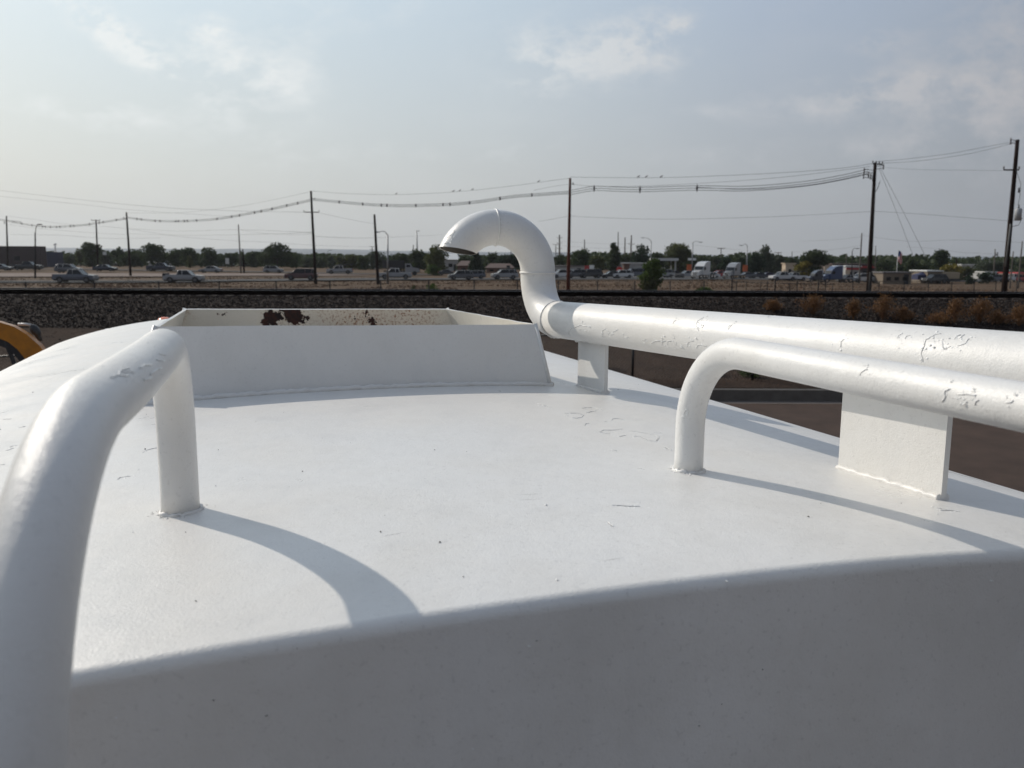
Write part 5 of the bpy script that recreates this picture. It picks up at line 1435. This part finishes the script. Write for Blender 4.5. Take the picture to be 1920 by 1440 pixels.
def tree(px0, px1, ytop, ybase, Y, shape, leaf, label, seed, trunk=.22, name='tree', n=None, mix=None, cat='tree', group='trees beyond the roads', lsize=None):
    rnd = random.Random(seed)
    a, b = at(px0, ybase, Y), at(px1, ybase, Y); cx = (a.x + b.x) / 2; w = b.x - a.x; z0 = terrain(cx, Y); z1 = at((px0 + px1) / 2, ytop, Y).z; H = z1 - z0
    og = Vector((cx, Y, z0)); t = thing(name, label, cat, og, group=group)
    th = H * trunk
    mb = MB(); r = max(.08, H * .03)
    mb.tube([(0, 0, -.1), (rnd.uniform(-.1, .1), 0, th), (rnd.uniform(-.3, .3), 0, H * .6), (rnd.uniform(-.3, .3), 0, H * .85)], [r * 1.2, r, r * .6, r * .2], 7)
    for i in range(5):
        aa = rnd.uniform(0, 6.28); z = rnd.uniform(th * .8, H * .55); e = Vector((math.cos(aa) * w * .32, math.sin(aa) * w * .28, z + H * .22))
        mb.tube([(0, 0, z), Vector((e.x * .5, e.y * .5, z + H * .09)), e], [r * .5, r * .35, r * .1], 5)
    mb.build('trunk', M_['bark'], t)
    mb = MB(); ls = lsize or max(.22, Y * .0017)
    area = w * (H - th * .5); nn = n or int(min(3600, 4.2 * area / (ls * ls * .5)))
    crown(mb, w, H - th * .25, th * .25, rnd, shape, nn, ls)
    mats = [LEAF[leaf]]
    if mix is not None:
        mats.append(LEAF[mix[0]])
        crown(mb, w * mix[1], (H - th * .45) * mix[2], th * .45 + mix[4] * H, rnd, shape, int(nn * .3), ls, 1)
        k0 = len(mb.v)
        # shift the second crown sideways
        cnt = sum(1 for x in mb.m if x == 1) * 4
        for i in range(k0 - cnt, k0): mb.v[i] = mb.v[i] + Vector((mix[3] * w, -w * .2, 0))
    mb.build('crown', mats, t)
    return t
TL = [
 (-18, 5, 456, 503, 250, 'round', 0, 'dark tree cut by the left edge behind the brown building'),
 (113, 148, 474, 503, 290, 'broad', 2, 'low grey-green tree right of the dark blue building'),
 (143, 160, 466, 502, 280, 'round', 1, 'small olive tree left of the tall left tree'),
 (153, 193, 455, 503, 260, 'round', 0, 'tall dark tree behind the pole at the two left pickups'),
 (190, 216, 472, 503, 290, 'round', 2, 'small grey-green tree right of the tall left tree'),
 (212, 234, 465, 503, 270, 'round', 0, 'round dark tree just left of the thick left pole'),
 (230, 272, 463, 503, 260, 'broad', 0, 'wide dark tree right behind the thick left pole'),
 (270, 320, 454, 503, 255, 'round', 0, 'tallest left tree with a peaked top behind the navy pickup'),
 (314, 345, 468, 503, 270, 'broad', 0, 'dark tree behind the silver pickup'),
 (340, 374, 465, 503, 265, 'broad', 0, 'round-topped dark tree right of the silver pickup cab'),
 (350, 362, 480, 503, 250, 'column', 1, 'slim yellowish young tree in front of the dark trees'),
 (374, 411, 464, 503, 262, 'broad', 0, 'flat-topped dark tree over the pale sedan'),
 (402, 426, 476, 503, 285, 'round', 0, 'low dark tree left of the slim white panel'),
 (420, 448, 475, 503, 275, 'broad', 0, 'dark tree left of the slim brown pole'),
 (446, 466, 477, 503, 285, 'round', 2, 'grey-green tree behind the slim brown pole'),
 (464, 496, 472, 503, 280, 'round', 0, 'dark tree with two small peaks right of the slim brown pole'),
 (492, 548, 455, 504, 250, 'round', 0, 'big round tree in the middle of the left horizon'),
 (538, 562, 478, 504, 275, 'broad', 0, 'low dark tree attached right of the big round tree'),
 (558, 592, 481, 504, 290, 'broad', 2, 'low tree left behind the crossarm pole'),
 (588, 614, 479, 504, 285, 'broad', 0, 'low dark tree right behind the crossarm pole'),
 (610, 632, 477, 504, 275, 'round', 2, 'round grey-green tree over the work pickup'),
 (628, 650, 475, 504, 270, 'round', 1, 'yellowish round tree over the work pickup bed'),
 (646, 676, 477, 504, 270, 'broad', 1, 'olive tree left of the two dark round trees'),
 (670, 692, 479, 504, 265, 'round', 0, 'dark round tree left of the armless pole'),
 (688, 726, 470, 505, 275, 'broad', 2, 'grey-green wide tree behind the armless pole'),
 (726, 776, 469, 506, 240, 'broad', 0, 'large dark tree behind the black cargo box'),
 (766, 802, 468, 512, 225, 'broad', 0, 'dark tree behind the pole with a small lamp arm'),
 (796, 836, 459, 514, 215, 'round', 1, 'leafy olive tree left of the gooseneck tip'),
 (800, 826, 495, 518, 190, 'broad', 4, 'low green bush below the olive tree'),
 (856, 880, 478, 510, 240, 'broad', 0, 'dark tree behind the brown brick house'),
 (874, 912, 464, 512, 215, 'cone', 5, 'pointed dark conifer under the gooseneck arch'),
 (908, 938, 473, 508, 250, 'broad', 0, 'dark tree in the left half of the gooseneck arch'),
 (936, 985, 474, 510, 240, 'broad', 5, 'dark tree in the right half of the gooseneck arch'),
 (1036, 1062, 474, 506, 240, 'broad', 0, 'dark tree touching the gooseneck on its right'),
 (1060, 1104, 460, 512, 220, 'round', 0, 'large dark tree right of the reddish pole'),
 (1098, 1136, 479, 512, 230, 'broad', 1, 'low olive tree behind the dark red square sign'),
 (1134, 1164, 457, 514, 215, 'column', 0, 'tall spiky dark tree left of the close pair of poles'),
 (1155, 1186, 478, 506, 250, 'broad', 0, 'low dark tree behind the close pair of poles'),
 (1186, 1219, 458, 512, 230, 'round', 5, 'round dark conifer above the big green bush'),
 (1214, 1250, 471, 512, 245, 'broad', 0, 'dark flat tree left of the tall leafy tree'),
 (1246, 1296, 453, 516, 235, 'round', 1, 'tall leafy tree behind the petrol station canopy'),
 (1284, 1328, 472, 518, 245, 'broad', 0, 'dark tree behind the white semi truck'),
 (1326, 1352, 479, 520, 250, 'round', 2, 'grey-green tree left of the T-shaped pole'),
 (1346, 1378, 483, 520, 240, 'broad', 5, 'dark low tree behind the bright red sedan'),
 (1370, 1402, 474, 520, 240, 'round', 0, 'dark tree behind the right orange banner'),
 (1398, 1432, 475, 522, 230, 'broad', 5, 'very dark tree under the one-sided-arm pole'),
 (1424, 1452, 459, 522, 235, 'round', 2, 'tall dark round tree right of the one-sided-arm pole'),
 (1444, 1474, 477, 522, 245, 'round', 2, 'grey-green tree left of the cream building'),
 (1464, 1494, 480, 505, 260, 'broad', 0, 'low dark tree behind the cream building'),
 (1546, 1566, 482, 512, 260, 'round', 0, 'small dark tree right of the yellow-leaved tree'),
 (1562, 1584, 488, 505, 280, 'broad', 2, 'low far tree behind the red-trimmed building'),
 (1604, 1630, 488, 510, 260, 'broad', 0, 'low dark tree left of the terminator pole'),
 (1640, 1678, 487, 524, 220, 'broad', 0, 'dark tree right of the terminator pole'),
 (1676, 1700, 492, 520, 240, 'broad', 0, 'low dark tree behind the flagpole'),
 (1694, 1716, 482, 522, 230, 'round', 0, 'peaked dark tree right of the flagpole'),
 (1710, 1745, 489, 522, 230, 'broad', 0, 'wide dark tree left of the tall right tree'),
 (1740, 1777, 465, 524, 225, 'round', 0, 'tall right tree with a domed top'),
 (1762, 1800, 494, 528, 205, 'broad', 3, 'yellow-green bushy tree right of the tall right tree'),
 (1790, 1826, 498, 528, 210, 'broad', 1, 'olive tree right of the yellow-green bushy tree'),
 (1806, 1826, 512, 532, 180, 'round', 5, 'dark shrub left of the small white shed'),
 (1830, 1860, 510, 532, 185, 'broad', 5, 'dark shrub in front of the wide dark tree'),
 (1824, 1886, 488, 526, 235, 'broad', 2, 'wide dark tree left of the transformer pole'),
 (1890, 1912, 500, 524, 250, 'round', 0, 'dark tree right of the transformer pole'),
 (1908, 1945, 505, 526, 250, 'broad', 0, 'dark tree cut by the right edge'),
]
for i, (a, b, yt, yb, Y, sh, lf, lab) in enumerate(TL): tree(a, b, yt, yb, Y, sh, lf, lab, 100 + i, trunk=.12)
tree(1489, 1551, 467, 528, 195, 'round', 0, 'big dark tree with yellow leaves on its lower left, behind the white work trucks', 77, trunk=.16, mix=(3, .5, .62, -.27, 0.0))
tree(1196, 1246, 486, 560, 97, 'column', 4, 'big green bush growing beyond the tracks below the round conifer', 55, trunk=.02, name='bush', cat='bush', group='bushes in the field beyond the tracks', mix=(1, .8, .5, -.1, 0), lsize=.2)
tree(793, 828, 531, 560, 80, 'broad', 4, 'low green weed bush beyond the tracks under the gooseneck tip', 56, trunk=.02, name='bush', cat='bush', group='bushes in the field beyond the tracks', lsize=.14)
tree(1305, 1342, 538, 560, 90, 'broad', 4, 'low green weed patch beyond the tracks right of the big green bush', 57, trunk=.02, name='bush', cat='bush', group='bushes in the field beyond the tracks', lsize=.14)
tree(770, 782, 536, 556, 80, 'column', 1, 'thin dry weed beyond the tracks left of the low green bush', 58, trunk=.02, name='bush', cat='bush', group='bushes in the field beyond the tracks', lsize=.12)

# far-off wood that fills the horizon behind the single trees
def far_wood():
    rnd = random.Random(9); mb = MB()
    for i in range(19000):
        x = rnd.uniform(-230, 250); Y = rnd.uniform(295, 340); z0 = terrain(x, Y)
        h = 4.3 + 1.8 * sst(10, 60, x) + 2.4 * mnoise.noise(Vector((x * .05, 2, 0))) + 1.0 * mnoise.noise(Vector((x * .2, 7, 0)))
        p = Vector((x, Y, z0 + rnd.random() ** .8 * max(1.5, h))); s = rnd.uniform(.5, 1.1)
        a = Vector((rnd.gauss(0, 1), rnd.gauss(0, 1), rnd.gauss(0, .7))).normalized(); b = a.orthogonal(); q = a.cross(b)
        mb.add([p - b * s, p + q * s * .7, p + b * s, p - q * s * .7], [[0, 1, 2, 3]])
    o = mb.build('far_woodland', LEAF[0]); tag(o, 'low hazy band of far woodland along the horizon', 'woodland', kind='stuff')
far_wood()

# weeds on the embankment
def weed(px_, y0, y1, w, seed, label, mi=6, Y=None, n=170):
    """dry tumbleweed: thin forking stems with seed heads"""
    rnd = random.Random(seed); r = ray(px_, y1); y = 19.7
    if Y is None:
        while y < 29 and (CAM + r * (y / r.y)).z > terrain((r * (y / r.y)).x, y): y += .05
        Y = y
    w *= 1.3 if mi == 6 else 1; n = int(n * (1.15 if mi == 6 else 1)); B = at(px_, y1, Y); B.z = terrain(B.x, Y); T = at(px_, y0 - 5, Y); H = max(.2, T.z - B.z); W_ = px_m(w, Y)
    t = thing('dry_weed' if mi == 6 else 'green_weed', label, 'weed', B, group='dry weeds on the embankment' if mi == 6 else 'green weeds by the kerb')
    st = MB(); lf = MB()
    for i in range(n // 5):
        a = rnd.uniform(0, 6.28); sp = rnd.random() ** .8 * (1.25 if i % 3 else .6); e = Vector((math.cos(a) * W_ * .5 * sp, math.sin(a) * W_ * .4 * sp, H * rnd.uniform(.55, 1.0) * (1 - .3 * sp * sp)))
        m = Vector((e.x * .35, e.y * .35, e.z * .5)); st.tube([(0, 0, 0), m, e], [.008, .006, .003], 4, caps=False)
        for k in range(7):
            f = rnd.uniform(.35, 1.0); c = m.lerp(e, f) + Vector([rnd.gauss(0, .05 * H + .02) for _ in range(3)]); st.tube([m.lerp(e, f * .7), c], .0025, 3, caps=False)
            for j in range(4):
                p = c + Vector([rnd.gauss(0, .05) for _ in range(3)]); s = rnd.uniform(.008, .026); aa = Vector([rnd.gauss(0, 1) for _ in range(3)]).normalized(); bb = aa.orthogonal(); q = aa.cross(bb)
                lf.add([p - bb * s, p + q * s * .6, p + bb * s, p - q * s * .6], [[0, 1, 2, 3]])
    st.build('stems', LEAF[mi], t); lf.build('foliage', LEAF[mi], t)
WD = [(1525, 556, 592, 44, 'dry orange weed left of the terminator pole on the embankment'), (1655, 556, 600, 48, 'tall dry weed with a fan of stems below the terminator pole'), (1692, 580, 604, 30, 'small dry weed right of the fan-shaped one'), (1600, 566, 600, 14, 'thin single dry weed between the two big left ones'),
      (1790, 562, 606, 34, 'dry weed left of the two close weeds at right'), (1836, 556, 607, 36, 'tallest dry weed near the right edge'), (1760, 590, 608, 40, 'low spreading dry weed in front of the right group'), (1868, 590, 610, 34, 'low dry weed right of the tallest one'), (1910, 574, 612, 34, 'dry weed touching the right edge'), (1450, 566, 585, 24, 'small faint dry weed at the left end of the group')]
for i, (x, a, b, w, l) in enumerate(WD): weed(x, a, b, w, 300 + i, l)
weed(1408, 705, 737, 40, 401, 'green weed behind the black fence under the vent pipe', 4, 20.9); weed(1465, 708, 733, 34, 402, 'olive weed behind the black fence right of the green one', 1, 20.9)
weed(1330, 690, 735, 34, 403, 'dry weed behind the black fence under the vent pipe', 6, 21.2); weed(1110, 650, 700, 40, 404, 'dry weed behind the black fence beside the small bracket', 6, 22)

# ground litter: dead grass on the slope behind the kerb
def slope_litter():
    rnd = random.Random(31); mb = MB()
    for i in range(15000):
        y = rnd.uniform(19.6, 26.0); x = rnd.uniform(-.65, .66) * y
        if mnoise.noise(Vector((x * .5, y * .5, 3))) < -.15: continue
        z = terrain(x, y) - .02; a = rnd.uniform(0, 6.28); h = rnd.uniform(.03, .14); l = rnd.uniform(.02, .12); d = Vector((math.cos(a), math.sin(a), 0)); s = Vector((-d.y, d.x, 0)) * .006
        p = Vector((x, y, z)); mb.add([p - s, p + s, p + d * l + Vector((0, 0, h))], [[0, 1, 2]], rnd.randint(0, 2))
    o = mb.build('dead_grass', [mat('straw', (.12, .085, .05), .9), mat('dead_brown', (.06, .036, .025), .9), mat('dead_rust', (.10, .045, .022), .9)]); tag(o, 'short dead brown grass scattered on the dirt slope below the gravel', 'dead grass', kind='stuff')
slope_litter()
def field_grass():
    rnd = random.Random(41); mb = MB()
    for i in range(26000):
        y = 92 + rnd.random() ** 1.3 * 70; x = rnd.uniform(-.66, .66) * y
        if mnoise.noise(Vector((x * .12, y * .12, 9))) < -.1: continue
        inroad = False
        for a, b in zip(R1[:-1], R1[1:]):
            if a[0] <= x <= b[0] and abs(y - lerp(a[1], b[1], (x - a[0]) / (b[0] - a[0]))) < 8: inroad = True
        if inroad: continue
        z = terrain(x, y); a = rnd.uniform(0, 6.28); h = rnd.uniform(.08, .24); w = rnd.uniform(.05, .2)
        d = Vector((math.cos(a), math.sin(a), 0)) * w; p = Vector((x, y, z)); mb.add([p - d, p + d, p + d * .3 + Vector((0, 0, h))], [[0, 1, 2]], rnd.randint(0, 2))
    o = mb.build('field_grass', [mat('field_straw', (.16, .11, .07), .9), mat('field_brown', (.13, .08, .05), .9), mat('field_rust', (.15, .083, .05), .9)]); tag(o, 'dry brown grass of the field between the tracks and the road', 'dry grass', kind='stuff')
field_grass()

# ------------------------------------------------------------------ haze
def haze():
    mb = MB(); mb.box((0, 3900, 190), (22000, 8800, 400))
    ma = bpy.data.materials.new('haze_air'); ma.use_nodes = True; nt = ma.node_tree; nt.nodes.clear()
    out = nt.nodes.new('ShaderNodeOutputMaterial'); v = nt.nodes.new('ShaderNodeVolumePrincipled')
    v.inputs['Color'].default_value = (.88, .93, 1, 1); v.inputs['Density'].default_value = HAZE; v.inputs['Anisotropy'].default_value = .3
    nt.links.new(v.outputs[0], out.inputs['Volume'])
    o = mb.build('haze', ma); o['kind'] = 'stuff'; o['label'] = 'thin pale haze in the air over the whole scene'
HAZE = .00009
haze()
S.cycles.volume_bounces = 0
